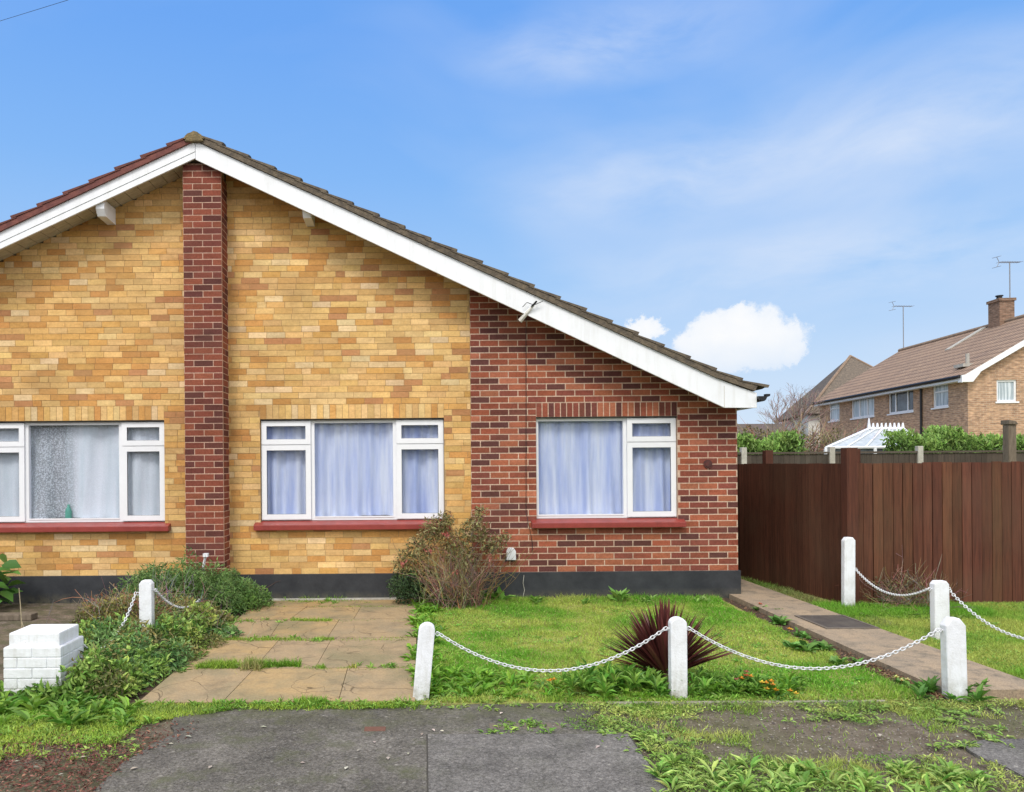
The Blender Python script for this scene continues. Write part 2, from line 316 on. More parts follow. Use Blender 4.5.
def asphalt(name, c1, c2, moss=.0):
    m, nt = newmat(name); P = geo(nt)
    a = noise(nt, P, 1.6, 5, .6); b = noise(nt, P, 110, 3, .8); v = nd(nt, 'ShaderNodeTexVoronoi', {'Vector': P, 'Scale': 130.0})
    c = mixc(nt, rng_map(nt, a, .35, .65), c1, c2)
    s = nd(nt, 'ShaderNodeSeparateColor', {0: v.outputs['Color']}).outputs[0]
    c = mixc(nt, rng_map(nt, s, .0, 1., 0, .35), c, (.26, .245, .225)); c = mixc(nt, 1.0, c, ramp(nt, b, [(.3, (.6,)*3), (.72, (1.35,)*3)]), 'MULTIPLY')
    sp = noise(nt, P, 9, 3, .5); c = mixc(nt, rng_map(nt, sp, .68, .72, 0, .3), c, (.30, .28, .26))
    vc = nd(nt, 'ShaderNodeTexVoronoi', {'Vector': vmth(nt, 'ADD', P, vmth(nt, 'MULTIPLY', nd(nt, 'ShaderNodeTexNoise', {'Vector': P, 'Scale': 4.0, 'Detail': 5.0}).outputs['Color'], (.35, .35, 0))), 'Scale': .9}, feature='DISTANCE_TO_EDGE').outputs['Distance']
    crk = mth(nt, 'MULTIPLY', rng_map(nt, vc, .001, .006, .4, 0), rng_map(nt, noise(nt, P, 1.3, 3), .5, .56)); c = mixc(nt, crk, c, (.02, .02, .018))
    ed = nd(nt, 'ShaderNodeSeparateXYZ', {0: P}).outputs[1]; em = mth(nt, 'MULTIPLY', rng_map(nt, ed, 4.45, 4.98), rng_map(nt, noise(nt, P, 6, 6, .7), .38, .6)); c = mixc(nt, mth(nt, 'MULTIPLY', em, .8), c, (.075, .075, .035))
    gt = noise(nt, P, 48, 5, .8); c = mixc(nt, 1.0, c, ramp(nt, gt, [(.36, (.55,)*3), (.64, (1.45,)*3)]), 'MULTIPLY')
    ps = nd(nt, 'ShaderNodeTexVoronoi', {'Vector': P, 'Scale': 22.0}); pc = nd(nt, 'ShaderNodeSeparateColor', {0: ps.outputs['Color']}).outputs[0]; pm = mth(nt, 'MULTIPLY', mth(nt, 'GREATER_THAN', pc, .90), mth(nt, 'LESS_THAN', ps.outputs['Distance'], .22)); c = mixc(nt, mth(nt, 'MULTIPLY', pm, .6), c, (.32, .30, .26))
    bl_ = noise(nt, P, 3.1, 6, .7); c = mixc(nt, 1.0, c, ramp(nt, bl_, [(.35, (.72,)*3), (.65, (1.2,)*3)]), 'MULTIPLY')
    if moss: c = mixc(nt, rng_map(nt, noise(nt, P, 4, 6, .7), .5, .72, 0, moss), c, (.09, .095, .05))
    finish(nt, c, .85, v.outputs['Distance'], .7, .004, .25); return m
MT['asph'] = asphalt('old_asphalt', (.082, .074, .062), (.118, .106, .090), .9)
MT['patch'] = asphalt('asphalt_patch', (.138, .128, .118), (.118, .110, .102), .2)
MT['drvl'] = asphalt('brown_worn_concrete', (.20, .145, .10), (.15, .11, .08), .1)
def slab_mat():
    m, nt = newmat('tan_paving'); P = geo(nt); a = nd(nt, 'ShaderNodeAttribute', attribute_name='col').outputs['Color']
    n = noise(nt, P, 2.2, 6, .65); n2 = noise(nt, P, 60, 5, .7); n3 = noise(nt, P, 5, 5, .6)
    c = mixc(nt, rng_map(nt, n, .42, .68, 0, .75), a, (.27, .225, .155)); c = mixc(nt, rng_map(nt, n3, .50, .72, 0, .6), c, (.17, .135, .09))
    n4 = noise(nt, P, 1.1, 4, .6); c = mixc(nt, rng_map(nt, n4, .48, .66, 0, .5), c, (.19, .175, .085))
    wv = vmth(nt, 'ADD', P, vmth(nt, 'MULTIPLY', nd(nt, 'ShaderNodeTexNoise', {'Vector': P, 'Scale': 2.5}).outputs['Color'], (.5, .5, 0)))
    wv = vmth(nt, 'MULTIPLY', wv, (1.3, .9, 0))
    v = nd(nt, 'ShaderNodeTexVoronoi', {'Vector': wv, 'Scale': 1.7}, feature='DISTANCE_TO_EDGE').outputs['Distance']
    v2 = nd(nt, 'ShaderNodeTexVoronoi', {'Vector': wv, 'Scale': 3.4}, feature='DISTANCE_TO_EDGE').outputs['Distance']; v2 = mth(nt, 'ADD', v2, rng_map(nt, noise(nt, P, 1.9, 3), .45, .6, .1, 0)); v = mth(nt, 'MINIMUM', v, v2)
    cr = rng_map(nt, v, .001, .010, .7, 0); cr = mth(nt, 'MULTIPLY', cr, rng_map(nt, noise(nt, P, 2.3, 3), .38, .48))
    c = mixc(nt, cr, c, (.07, .05, .03)); c = mixc(nt, 1.0, c, ramp(nt, n2, [(.3, (.8,)*3), (.7, (1.15,)*3)]), 'MULTIPLY')
    finish(nt, c, .8, mth(nt, 'SUBTRACT', n2, mth(nt, 'MULTIPLY', cr, 2.0)), .5, .006, .2); return m
MT['slab'] = slab_mat()
def path_mat():
    m, nt = newmat('worn_concrete_path'); P = geo(nt)
    n = noise(nt, P, 2.6, 6, .7); n2 = noise(nt, P, 80, 4, .7); n3 = noise(nt, P, 9, 5, .6)
    c = mixc(nt, rng_map(nt, n, .4, .62), (.37, .28, .19), (.28, .225, .165)); c = mixc(nt, rng_map(nt, n3, .5, .7, 0, .85), c, (.15, .13, .10))
    c = mixc(nt, 1.0, c, ramp(nt, n2, [(.3, (.62,)*3), (.7, (1.28,)*3)]), 'MULTIPLY')
    finish(nt, c, .85, n2, .5, .005, .2); return m
MT['path'] = path_mat()
MT['lawnsoil'] = M('lawn_thatch', (.26, .31, .06), (.27, .24, .10), .95, 5, .6, .01, fine=60)
MT['groove'] = M('dark_groove', (.05, .047, .042), (.07, .065, .055), .95, 9)
MT['soil'] = M('dark_soil', (.055, .038, .026), (.10, .065, .042), .95, 14, .9, .02, fine=60)

# ================================================================== bricks
RED = [(.30, .090, .052), (.33, .11, .062), (.24, .072, .046), (.36, .13, .076), (.155, .054, .042), (.215, .066, .048), (.11, .043, .039)]
REDP = [(.22, .066, .043), (.185, .057, .040), (.15, .048, .038), (.24, .076, .046), (.11, .040, .034)]
YEL = [(.60, .37, .14), (.64, .42, .17), (.57, .32, .105), (.67, .465, .22), (.51, .26, .085), (.60, .39, .17), (.67, .50, .29), (.44, .22, .10)]
YW = [4, 4, 3.5, 2.8, 3.6, 4, 1.2, 1.5]
RW = [3.2, 2.6, 4, 1.8, 3.4, 4, 3.4]
def pick(pal, w=None):
    c = np.array(random.choices(pal, w)[0]); return c*random.uniform(.88, 1.12)*np.array([random.uniform(.97, 1.03) for _ in range(3)])
def wall(mb, o, a, n, s0, s1, z0, z1, h, pal, w, joint, jcol, top=None, holes=(), L=.215, thick=.10, irregular=False, proud=.004, half=.5):
    """courses of bricks in the plane through o, along a, outward normal n"""
    o, a, n = np.array(o, float), np.array(a, float), np.array(n, float)
    def W(s, d, z): return o+a*s+n*d+np.array([0, 0, z])
    def bx(sa, sb, za, zb, d0, d1, col, back=True):
        q = [W(s, d, z) for z in (za, zb) for d in (d0, d1) for s in (sa, sb)]
        mb.add(q, [(0, 2, 3, 1), (4, 5, 7, 6), (2, 6, 7, 3), (0, 4, 6, 2), (1, 3, 7, 5)]+([(0, 1, 5, 4)] if back else []), col)
    k = 0; z = z0; off = 0; last = None
    while z < z1-.01:
        zt = min(z+h, z1); k += 1
        off = (off+random.uniform(.3, .7)*(L+joint)) % (L+joint) if irregular else (k % 2)*half*(L+joint)
        cuts = [(s0, s1)]
        for (ha, hb, hz0, hz1) in holes:
            if z+h*.5 > hz0 and z+h*.5 < hz1:
                cuts = [iv for (p, q) in cuts for iv in ((p, min(q, ha)), (max(p, hb), q)) if iv[1]-iv[0] > .004]
        for (p, q) in cuts:
            if top:   # shorten to the roof line
                ss = np.linspace(p, q, 400); ok = ss[np.array([top(x) for x in ss]) > z]
                if len(ok) == 0: continue
                p2, q2 = ok[0], ok[-1]
            else: p2, q2 = p, q
            bx(p2, q2, z, zt, -thick, -proud, jcol)
            s = s0-off
            while s < q2:
                bl = L
                if irregular and random.random() < .10: bl = (L-joint)/2
                sa, sb = max(s+joint/2, p2+.0008), min(s+bl+joint/2, q2-.0008)
                if sb-sa > .025:
                    dj = random.uniform(-.0012, .0012)
                    pc = pick(pal, w) if (last is None or not irregular or random.random() < .9) else last*random.uniform(.94, 1.06)
                    last = pc; bx(sa, sb, z+joint/2, zt-joint/2, -.02, dj, pc, False)
                s += bl+joint
        z += h
def soldier(mb, x0, x1, Y, z0, z1, pal, w, joint, jcol):
    mb.box(x0, x1, Y+.004, Y+.10, z0, z1, jcol); n = max(1, round((x1-x0)/(.075))); st = (x1-x0)/n
    for i in range(n):
        d = random.uniform(-.001, .001)
        mb.box(x0+i*st+joint/2, x0+(i+1)*st-joint/2, Y+d, Y+.02, z0+.003, z1-joint/2, pick(pal, w))
WY = 8.92; PX = -2.55                    # wall plane and party line
ZL, ZH, ZS = .965, 2.17, 2.355
def so_r(x): return 5.147+.105-.4785*(x+2.555)      # soffit heights along the two slopes
def so_l(x): return 5.147+.03-.455*(-2.555-x)
YJ = (.40, .27, .14); RJ = (.56, .42, .33)
W1 = (-5.26, -3.06); W2 = (-1.912, .291); W3 = (1.393, 3.086)
# ------------------------------------------------------------------ bungalow, right-hand half
BR = thing('bungalow', 'semi-detached bungalow half of yellow and red brick with grey tiled roof, nearest the brown fence', 'bungalow', (.6, WY, 0))
mb = MB(); wall(mb, (0, WY, 0), (1, 0, 0), (0, -1, 0), PX, .61, .325, 6, .0725, YEL, YW, .0055, YJ, lambda x: so_r(x)+.02, [(W2[0], W2[1], ZL-.03, ZS), (-2.70, -2.30, 0, 6)], irregular=True)
soldier(mb, W2[0], W2[1], WY, ZH+.012, ZS, YEL, YW, .006, YJ)
mb.build('yellow_wall', MT['yel'], BR)
mb = MB(); wall(mb, (0, WY, 0), (1, 0, 0), (0, -1, 0), .612, 3.80, .325, 6, .0752, RED, RW, .012, RJ, lambda x: so_r(x)+.02, [(W3[0], W3[1], ZL-.03, ZS)], proud=.002)
soldier(mb, W3[0], W3[1], WY, ZH+.012, ZS, RED, RW, .012, RJ)
wall(mb, (3.80, 0, 0), (0, 1, 0), (1, 0, 0), WY+.1005, 16.9, .325, 2.36, .0752, RED, RW, .012, RJ)
mb.build('red_wall', MT['red'], BR)
mb = MB(); wall(mb, (0, 8.64, 0), (1, 0, 0), (0, -1, 0), -2.725, -2.283, .0, 5.14, .0732, REDP, None, .0095, (.54, .37, .29), proud=.002, thick=.028)
wall(mb, (-2.283, 0, 0), (0, 1, 0), (1, 0, 0), 8.669, WY-.001, .0, 5.0, .0732, REDP, None, .0095, (.54, .37, .29), proud=.002, thick=.028, half=.5)
wall(mb, (-2.725, 0, 0), (0, 1, 0), (-1, 0, 0), 8.669, WY-.001, .0, 5.0, .0732, REDP, None, .0095, (.54, .37, .29), proud=.002, thick=.028, half=.5)
mb.box(-2.694, -2.314, 8.67, WY-.002, 0, 5.14, (.4, .27, .2)); mb.build('brick_pier', MT['red'], BR)
mb = MB(); mb.box(-2.275, 3.825, WY-.022, WY+.1, -.05, .328); mb.box(3.70, 3.825, WY+.1, 16.9, -.05, .328)
mb.build('plinth', MT['plinth'], BR, bevel=.006)
mb = MB(); mb.box(PX+.01, 3.69, 16.8, 16.9, 0, 2.36); mb.box(PX+.005, PX+.1, WY+.11, 16.8, 0, 5.0); mb.box(PX+.11, 3.69, WY+.11, 16.79, -.03, .02)
mb.box(PX+.11, 3.69, WY+.11, 16.79, 2.30, 2.35); mb.box(-1.9, 3.4, 12.0, 12.1, .02, 2.3); mb.build('inner_wall', MT['dark'], BR)
# ------------------------------------------------------------------ bungalow, left-hand half
BL = thing('bungalow', 'semi-detached bungalow half of yellow brick with red-brown roof, on the left of the brick pier', 'bungalow', (-4.2, WY, 0))
mb = MB(); wall(mb, (0, WY, 0), (1, 0, 0), (0, -1, 0), -8.9, PX-.002, .325, 6, .0725, YEL, YW, .0055, YJ, lambda x: so_l(x)+.02, [(W1[0], W1[1], ZL-.03, ZS), (-2.70, -2.30, 0, 6)], irregular=True)
soldier(mb, W1[0], W1[1], WY, ZH+.012, ZS, YEL, YW, .006, YJ)
mb.build('yellow_wall', MT['yel'], BL)
mb = MB(); mb.box(-8.92, -2.733, WY-.022, WY+.1, -.05, .328); mb.build('plinth', MT['plinth'], BL, bevel=.006)
mb = MB(); mb.box(-8.8, PX-.01, 16.8, 16.9, 0, 2.36); mb.box(-8.9, -8.8, WY+.11, 16.9, 0, 2.36); mb.box(-8.79, PX-.01, WY+.11, 16.79, -.03, .02)
mb.box(-8.79, PX-.01, WY+.11, 16.79, 2.30, 2.35); mb.box(-7, -2.7, 12.0, 12.1, .02, 2.3); mb.build('inner_wall', MT['dark'], BL)
# ------------------------------------------------------------------ windows
def window(parent, x0, x1, casements, fixed, dx=0):
    """casements: list of (x0,x1) each with a top light and a lower sash; fixed: (x0,x1)"""
    Y0 = WY+.045; tz = ZH-.295
    w = thing('window', None, None, (0, 0, 0)); w.parent = parent; w.location = (0, 0, 0)
    w.location = Vector(((x0+x1)/2, Y0, ZL))-rootloc(parent)
    b = MB(); b.ring(x0, x1, ZL-.0, ZH, .035, Y0+.012, Y0+.07)
    for (a, c) in casements:
        xs = c if abs(a-x0) < .01 else a
        b.box(xs-.02, xs+.02, Y0+.012, Y0+.07, ZL+.035, ZH-.035)
        b.box(max(a, x0+.035)+.0, min(c, x1-.035), Y0+.0122, Y0+.0698, tz-.025, tz+.025)
    b.box(fixed[0]+.02, fixed[1]-.02, Y0+.004, Y0+.011, ZL+.03, ZL+.047)
    b.build('frame', MT['upvc'], w)
    for (a, c) in casements:
        for (za, zb) in ((tz+.004, ZH-.008), (ZL+.012, tz-.004)):
            ia = a+(.008 if abs(a-x0) < .01 else .022); ic = c-(.008 if abs(c-x1) < .01 else .022); b = MB(); b.ring(ia, ic, za, zb, .062, Y0-.012, Y0+.011)
            b.box(a+.08, c-.08, Y0-.0045, Y0-.003, za+.062, za+.063)
            b.build('casement', MT['upvc'], w, bevel=.005)
            g_ = MB(); g_.ring(ia+.060, ic-.060, za+.060, zb-.060, .006, Y0-.003, Y0+.004); g_.build('gasket', MT['black'], w)
            p = MB(); p.box(ia+.0625, ic-.0625, Y0+.005, Y0+.009, za+.0625, zb-.0625); p.build('pane', MT['glass'], w)
    g_ = MB(); g_.ring(fixed[0]+.012, fixed[1]-.012, ZL+.042, ZH-.032, .007, Y0+.013, Y0+.018); 
    p = MB(); p.box(fixed[0]+.0, fixed[1]-.0, Y0+.035, Y0+.040, ZL+.03, ZH-.03); p.build('pane', MT['glass'], w)
    s = MB(); s.prism([(WY-.085, ZL-.108), (WY-.085, ZL-.045), (WY+.04, ZL-.004), (WY+.06, ZL-.004), (WY+.06, ZL-.108)], 0, x0-.07, x1+.07)
    so = s.build('sill', MT['sill'], parent, bevel=.007)
    l = MB(); l.box(x0, x1, WY+.006, WY+.10, ZH+.001, ZH+.011); l.build('lintel', MT['black'], parent)
    return w
window(BR, W2[0], W2[1], [(W2[0], -1.290), (-.305, W2[1])], (-1.29, -.305))
window(BR, W3[0], W3[1], [(2.470, W3[1])], (W3[0], 2.47))
window(BL, W1[0], W1[1], [(W1[0], -4.735), (-3.605, W1[1])], (-4.735, -3.605))
def curtain(x0, x1, mat, label, seed, amp=.055):
    rs = random.Random(seed); n = 420; rows = 9; V = []; fr_ = [(rs.uniform(6, 30)*(1 if k_ < 5 else 2), rs.uniform(0, 6), rs.uniform(.3, 1), rs.uniform(-2.4, 2.4)) for k_ in range(7)]
    for j in range(rows):
        t = j/(rows-1); z = 2.155-t*(2.155-1.0)
        for i in range(n+1):
            x = x0+(x1-x0)*i/n
            y = sum(a*math.sin(f*x+p+k*t) for f, p, a, k in fr_)*amp/2.4
            y = y*(.45+.55*t)+.002*math.sin(110*x)*(1-t)*(1-t); V.append((x, WY+.15+y, z+.012*math.sin(3*x+seed)*t))
    Fc = [(j*(n+1)+i, j*(n+1)+i+1, (j+1)*(n+1)+i+1, (j+1)*(n+1)+i) for j in range(rows-1) for i in range(n)]
    c = MB(); c.add(V, Fc); o = c.build('net_curtain', mat, None, ((x0+x1)/2, WY+.2, 1.0), smooth=True)
    return tag(o, label, 'curtain')
curtain(W2[0]-.03, W2[1]+.03, MT['net_sky_tint'], 'white net curtain, tinted with reflected sky blue, hanging behind the three-light window in the yellow brick wall', 3)
curtain(W3[0]-.03, W3[1]+.03, MT['net_sky_tint'], 'white net curtain, tinted with reflected sky blue, hanging behind the window in the red brick wall', 5, .036)
curtain(W1[0]-.03, W1[1]+.03, MT['net_grey'], 'grey white lace net curtain behind the window left of the brick pier', 8)
# green bottle on the left window board
bt = at(68.5, 512, WY+.13); b = MB(); prof = [(.0, 0), (.036, 0), (.038, .02), (.038, .12), (.022, .16), (.014, .17), (.014, .2), (.0, .2)]
sg = 14; V = [(bt.x+r*math.cos(2*math.pi*k/sg), bt.y+r*math.sin(2*math.pi*k/sg), ZL+.01+z) for r, z in prof for k in range(sg)]
b.add(V, [(i*sg+k, i*sg+(k+1) % sg, (i+1)*sg+(k+1) % sg, (i+1)*sg+k) for i in range(len(prof)-1) for k in range(sg)])
tag(b.build('bottle', M('green_plastic', (.10, .38, .28), (.07, .28, .2), .3, 8, 0), None, (bt.x, bt.y, ZL+.01), smooth=True), 'green bottle standing inside the lace-curtained left window', 'bottle')
# ------------------------------------------------------------------ roof
BY = 8.55
mb = MB()   # right barge board
top_r = lambda x: 5.147+.218-.4655*(x+2.555)
mb.prism([(-2.548, 5.147), (3.50, 2.25), (3.872, 2.245), (3.872, top_r(3.872)+.045), (3.66, top_r(3.66)+.018), (3.42, top_r(3.42)+.002), (3.1, top_r(3.1)), (-2.548, top_r(-2.548)-.005)], 1, BY, BY+.03)
bo = mb.build('barge_board', MT['barge'], BR, bevel=.003)
mb = MB(); mb.prism([(3.495, 2.248), (3.50, 2.248), (3.50, 2.50), (3.495, 2.50)], 1, BY-.0012, BY-.0005); mb.build('board_joint', MT['soffit'], BR)
mb = MB()
bl = lambda x: 5.165-.4515*(-2.552-x)
for (a, c, y0) in ((0, .062, BY+.012), (.064, .235, BY)):  # upper board carries a lower moulding
    pass
mb.prism([(-2.552, bl(-2.552)+.075), (-2.552, bl(-2.552)+.205), (-9.1, bl(-9.1)+.175), (-9.1, bl(-9.1)+.045)], 1, BY+.0, BY+.03)
mb.prism([(-2.552, bl(-2.552)+.0), (-2.552, bl(-2.552)+.072), (-9.1, bl(-9.1)+.042), (-9.1, bl(-9.1)-.03)], 1, BY+.006, BY+.03)
mb.build('barge_board', MT['barge'], BL, bevel=.003)
# soffit boards (grooved)
def soffit(parent, xa, xb, fn, dz):
    m_ = MB(); n = max(2, int(abs(xb-xa)/.14))
    for i in range(n):
        p, q = xa+(xb-xa)*i/n, xa+(xb-xa)*(i+1)/n; g_ = .004*(1 if q > p else -1)
        m_.prism([(p+g_, fn(p+g_)+dz), (q-g_, fn(q-g_)+dz), (q-g_, fn(q-g_)+dz+.012), (p+g_, fn(p+g_)+dz+.012)], 1, BY+.031, WY-.001)
    m_.prism([(xa, fn(xa)+dz+.0125), (xb, fn(xb)+dz+.0125), (xb, fn(xb)+dz+.03), (xa, fn(xa)+dz+.03)], 1, BY+.031, WY+.05)
    return m_.build('soffit', MT['soffit'], parent)
soffit(BR, -2.54, 3.49, so_r, .0); soffit(BL, -2.56, -9.1, lambda x: bl(x), .045)
# purlin ends
def purlin(parent, px, py, fn):
    p = at(px, py, 8.62); m_ = MB(); x = p.x; z = fn(x)
    for a in (0,): m_.prism([(BY+.04, z+.03), (BY+.04, z-.075), (BY+.09, z-.15), (WY-.001, z-.16), (WY-.001, z+.03)], 0, x-.05, x+.05)
    m_.build('purlin_end', MT['barge'], parent, bevel=.005)
purlin(BL, 101, 213, lambda x: bl(x)+.02); purlin(BR, 307, 214, so_r)
def roof(parent, sg, eave, mat, vmat, fn, slope, endkick):
    """sg=+1 falls to the right; stepped courses with rolls"""
    L = abs(eave-PX)/math.cos(math.atan(slope)); ca, sa = math.cos(math.atan(slope)), math.sin(math.atan(slope)); ex = .327
    n = int(round(L/ex)); m_ = MB(); Ys = np.arange(8.515, 17.3, .05); K = len(Ys)
    roll = .016*np.maximum(0, np.cos((Ys-8.60)*2*math.pi/.3))**2
    def pt(t, d, y):  # t along the slope from ridge, d above the deck
        x = PX+sg*t*ca; z = fn(PX)-t*sa; k = max(0, t-(L-.55))/.55; z += endkick*k*k
        return (x+sg*d*sa, y, z+d*ca)
    for c in range(n):
        t0, t1 = max(0, c*ex-.05), (c+1)*ex+.01; d0, d1 = .014, .052; jj = random.uniform(-.004, .004)
        V = []
        for (t, d, r) in ((t0, d0, 1), (t1, d1+jj, 1), (t1, d1-.034+jj, 0), (t0, d0-.010, 0)):
            for i, y in enumerate(Ys):
                w_ = random.uniform(-.001, .001); V.append(pt(t, d+(roll[i] if r else roll[i]*.8)+w_, y))
        Fc = [(a*K+i, a*K+i+1, ((a+1) % 4)*K+i+1, ((a+1) % 4)*K+i) for a in range(4) for i in range(K-1)]
        Fc += [(0, K, 2*K, 3*K), (K-1, 4*K-1, 3*K-1, 2*K-1)]
        m_.add(V, Fc)
    m_.build('roof', mat, parent)
    v_ = MB(); q = 14; pts = []   # bedded verge under the tiles
    for i in range(q+1): p = pt(L*i/q, .012, 0); pts.append((p[0], p[2]))
    for i in range(q, -1, -1): p = pt(L*i/q, -.052, 0); pts.append((p[0], p[2]))
    for i in range(q):
        v_.prism([pts[i], pts[i+1], pts[2*q+1-i-1], pts[2*q+1-i]], 1, 8.523, 8.70)
    v_.build('verge', vmat, parent)
    d_ = MB(); a_, b_ = pt(0, -.03, 0), pt(L-.1, -.03, 0)
    d_.prism([(a_[0], a_[2]), (b_[0], b_[2]), (b_[0], b_[2]-.03), (a_[0], a_[2]-.03)], 1, 8.71, 17.25); d_.build('roof_deck', MT['dark'], parent)
roof(BR, 1, 3.865, MT['tile_grey'], MT['verge_grey'], lambda x: top_r(-2.555)+.055, .4655, .05)
roof(BL, -1, -9.1, MT['tile_red'], MT['vergered'], lambda x: bl(-2.552)+.205+.040, .456, .05)
rz = top_r(-2.555)+.045
for i in range(19):
    m_ = MB(); V = []; sgm = 12; y0 = 8.50+i*.455; y1 = y0+.455
    for (y, rr) in ((y0, .112), (y0+.03, .118), (y1-.03, .105), (y1+.0, .105)):
        for r_ in (rr, rr-.022):
            for k in range(sgm+1):
                th = math.pi*(-.08+1.16*k/sgm); V.append((PX-.003+r_*math.cos(th)*1.08+random.uniform(-.005, .005), y+random.uniform(-.004, .004), rz-.045+r_*(1-abs(math.cos(th))**1.6)*.80+random.uniform(-.006, .006)))
    q = sgm+1; Fc = []
    for s_ in range(3):
        for k in range(sgm):
            a = s_*2*q+k; Fc += [(a, a+1, a+2*q+1, a+2*q), (a+q, a+3*q, a+3*q+1, a+q+1)]
    Fc += [(k, k+q, k+q+1, k+1) for k in range(sgm)]
    m_.add(V, Fc); m_.build('ridge_tile', MT['lichen'], BR)
    if i == 0:
        m_ = MB(); m_.prism([(PX-.11, rz-.075), (PX+.11, rz-.075), (PX+.075, rz-.01), (PX+.02, rz+.028), (PX-.04, rz+.02), (PX-.08, rz-.02)], 1, 8.496, 8.56); m_.build('ridge_mortar', MT['lichen'], BR, bevel=.012)
# gutter along the right eave
m_ = MB(); pr = [(3.872+.045+.048*math.cos(t), 2.375+.06*math.sin(t)) for t in np.linspace(math.pi, 2*math.pi, 9)]
pin = [(3.917+.039*math.cos(t), 2.378+.054*math.sin(t)) for t in np.linspace(2*math.pi, math.pi, 9)]
for i in range(8): m_.prism([pr[i], pr[i+1], pin[7-i], pin[8-i]], 1, 8.50, 17.2)
m_.prism(pr, 1, 8.494, 8.4995); m_.prism([(3.958, 2.36), (4.00, 2.375), (4.005, 2.40), (3.955, 2.40)], 1, 8.50, 8.56)
m_.build('gutter', MT['black'], BR)
m_ = MB(); m_.box(3.85, 3.872, 8.581, 17.2, 2.25, 2.41); m_.box(3.828, 3.85, 8.581, 17.2, 2.247, 2.262); m_.build('fascia', MT['barge'], BR)
# vent, cable, telephone bracket, old plate
vp = at(511, 554, WY-.03); V2 = [(-.056, -.07), (.056, -.07), (.056, .035), (.036, .068), (0, .08), (-.036, .068), (-.056, .035)]
m_ = MB(); m_.prism([(vp.x+a, vp.z+b_) for a, b_ in V2], 1, WY-.06, WY-.0015); vo = m_.build('vent_cover', MT['upvc'], BR, bevel=.006)
m_ = MB(); m_.prism([(vp.x-.07, vp.z-.09), (vp.x+.06, vp.z-.09), (vp.x+.06, vp.z-.062), (vp.x-.07, vp.z-.062)], 1, WY-.02, WY-.0015); m_.build('vent_slot', MT['black'], BR)
cp = [at(526, y, WY-.012) for y in (318, 360, 400, 440, 480, 512)]+[at(528, 522, WY-.10), at(531, 535, WY-.03), at(532.5, 545, WY-.01), at(532, 552, WY-.012)]
m_ = MB(); m_.tube(cp, .0034, 6); m_.build('cable', MT['black'], BR)
pa, pb = at(520, 321, 8.60), at(534, 305, 8.51)
m_ = MB(); m_.tube([pa, (pa+pb)/2, pb], [.028, .022, .010], 8); m_.build('wire_bracket', MT['clad'], BR)
m_ = MB(); m_.tube([pb+Vector((-.03, 0, -.02)), pb+Vector((.03, -.02, .04))], .011, 8); m_.tube([pb, pb+Vector((-.08, 0, .03)), pb+Vector((-.13, .01, -.02))], .004, 6)
m_.tube([pb, pb+Vector((.10, -.01, .04))], .004, 6); m_.build('insulator', MT['black'], BR)
pp = at(708, 464, WY-.012); m_ = MB(); m_.tube([(pp.x, WY-.014, pp.z), (pp.x, WY-.001, pp.z)], .052, 16); m_.tube([(pp.x, WY-.022, pp.z), (pp.x, WY-.0135, pp.z)], .034, 16)
m_.build('wall_boss', M('rusty_boss', (.11, .035, .03), (.06, .03, .028), .8, 20), BR)
m_ = MB(); sp_ = at(522, 583, WY-.025); pts = [at(524, 575, WY-.0245), at(523, 583, WY-.0245), at(524.5, 590, WY-.0245), at(523, 597, WY-.0245)]
m_.tube(pts, .004, 4); m_.build('plinth_crack', MT['conc'], BR)

# ================================================================== ground
m_ = MB(); nx, ny = 60, 60
m_.add([(-400, -60, -.03), (400, -60, -.03), (400, 900, -.03), (-400, 900, -.03)], [(0, 1, 2, 3)])
tag(m_.build('ground', MT['ground']), kind='structure')
# near verge with gentle relief
def sheet(x0, x1, y0, y1, z, st=.05, amp=.0, seed=0):
    xs = np.arange(x0, x1+st*.5, st); ys = np.arange(y0, y1+st*.5, st); X, Y = np.meshgrid(xs, ys)
    Z = z+amp*(fbm(X, Y, 3.1, seed)-.5); V = np.stack([X.ravel(), Y.ravel(), Z.ravel()], 1); a = len(xs)
    return V, [(j*a+i, j*a+i+1, (j+1)*a+i+1, (j+1)*a+i) for j in range(len(ys)-1) for i in range(a-1)]
m_ = MB(); m_.add(*sheet(-9, 12, 1.5, 5.05, -.012, .06, .012, 3)); tag(m_.build('verge', MT['ground'], smooth=True), kind='structure')
def flat(name, pts, z0, z1, mat, bevel=0, noise_edge=0):
    if noise_edge:
        q = []
        for i, p in enumerate(pts):
            r_ = pts[(i+1) % len(pts)]; n = max(1, int(math.dist(p, r_)/.07))
            for k in range(n):
                t = k/n; x, y = p[0]+(r_[0]-p[0])*t, p[1]+(r_[1]-p[1])*t; dx, dy = r_[1]-p[1], p[0]-r_[0]; l = math.hypot(dx, dy)
                w = (float(fbm(x, y, 4.0, 5))-.5)*noise_edge; q.append((x+dx/l*w, y+dy/l*w))
        pts = q
    m = MB(); n = len(pts); V = [(x, y, z) for z in (z0, z1) for x, y in pts]
    m.add(V, [tuple(range(n, 2*n))]+[(i, (i+1) % n, (i+1) % n+n, i+n) for i in range(n)])
    return tag(m.build(name, mat, bevel=0), kind='structure')
flat('pavement', [(-1.70, 5.0), (-1.50, 4.5), (-1.66, 4.1), (-1.60, 1.5), (1.20, 1.5), (1.20, 4.47), (1.02, 4.62), (1.15, 4.85), (1.1, 5.0)], -.04, .006, MT['asph'], 0, .16)
flat('pavement_joint', [(.022, 1.5), (1.25, 1.5), (1.21, 3.6), (1.23, 4.44), (.022, 4.46)], -.04, .0085, MT['groove'], 0, .012)
flat('pavement_patch', [(.03, 1.5), (1.24, 1.5), (1.20, 3.6), (1.22, 4.43), (.03, 4.45)], -.04, .012, MT['patch'], 0, .015)
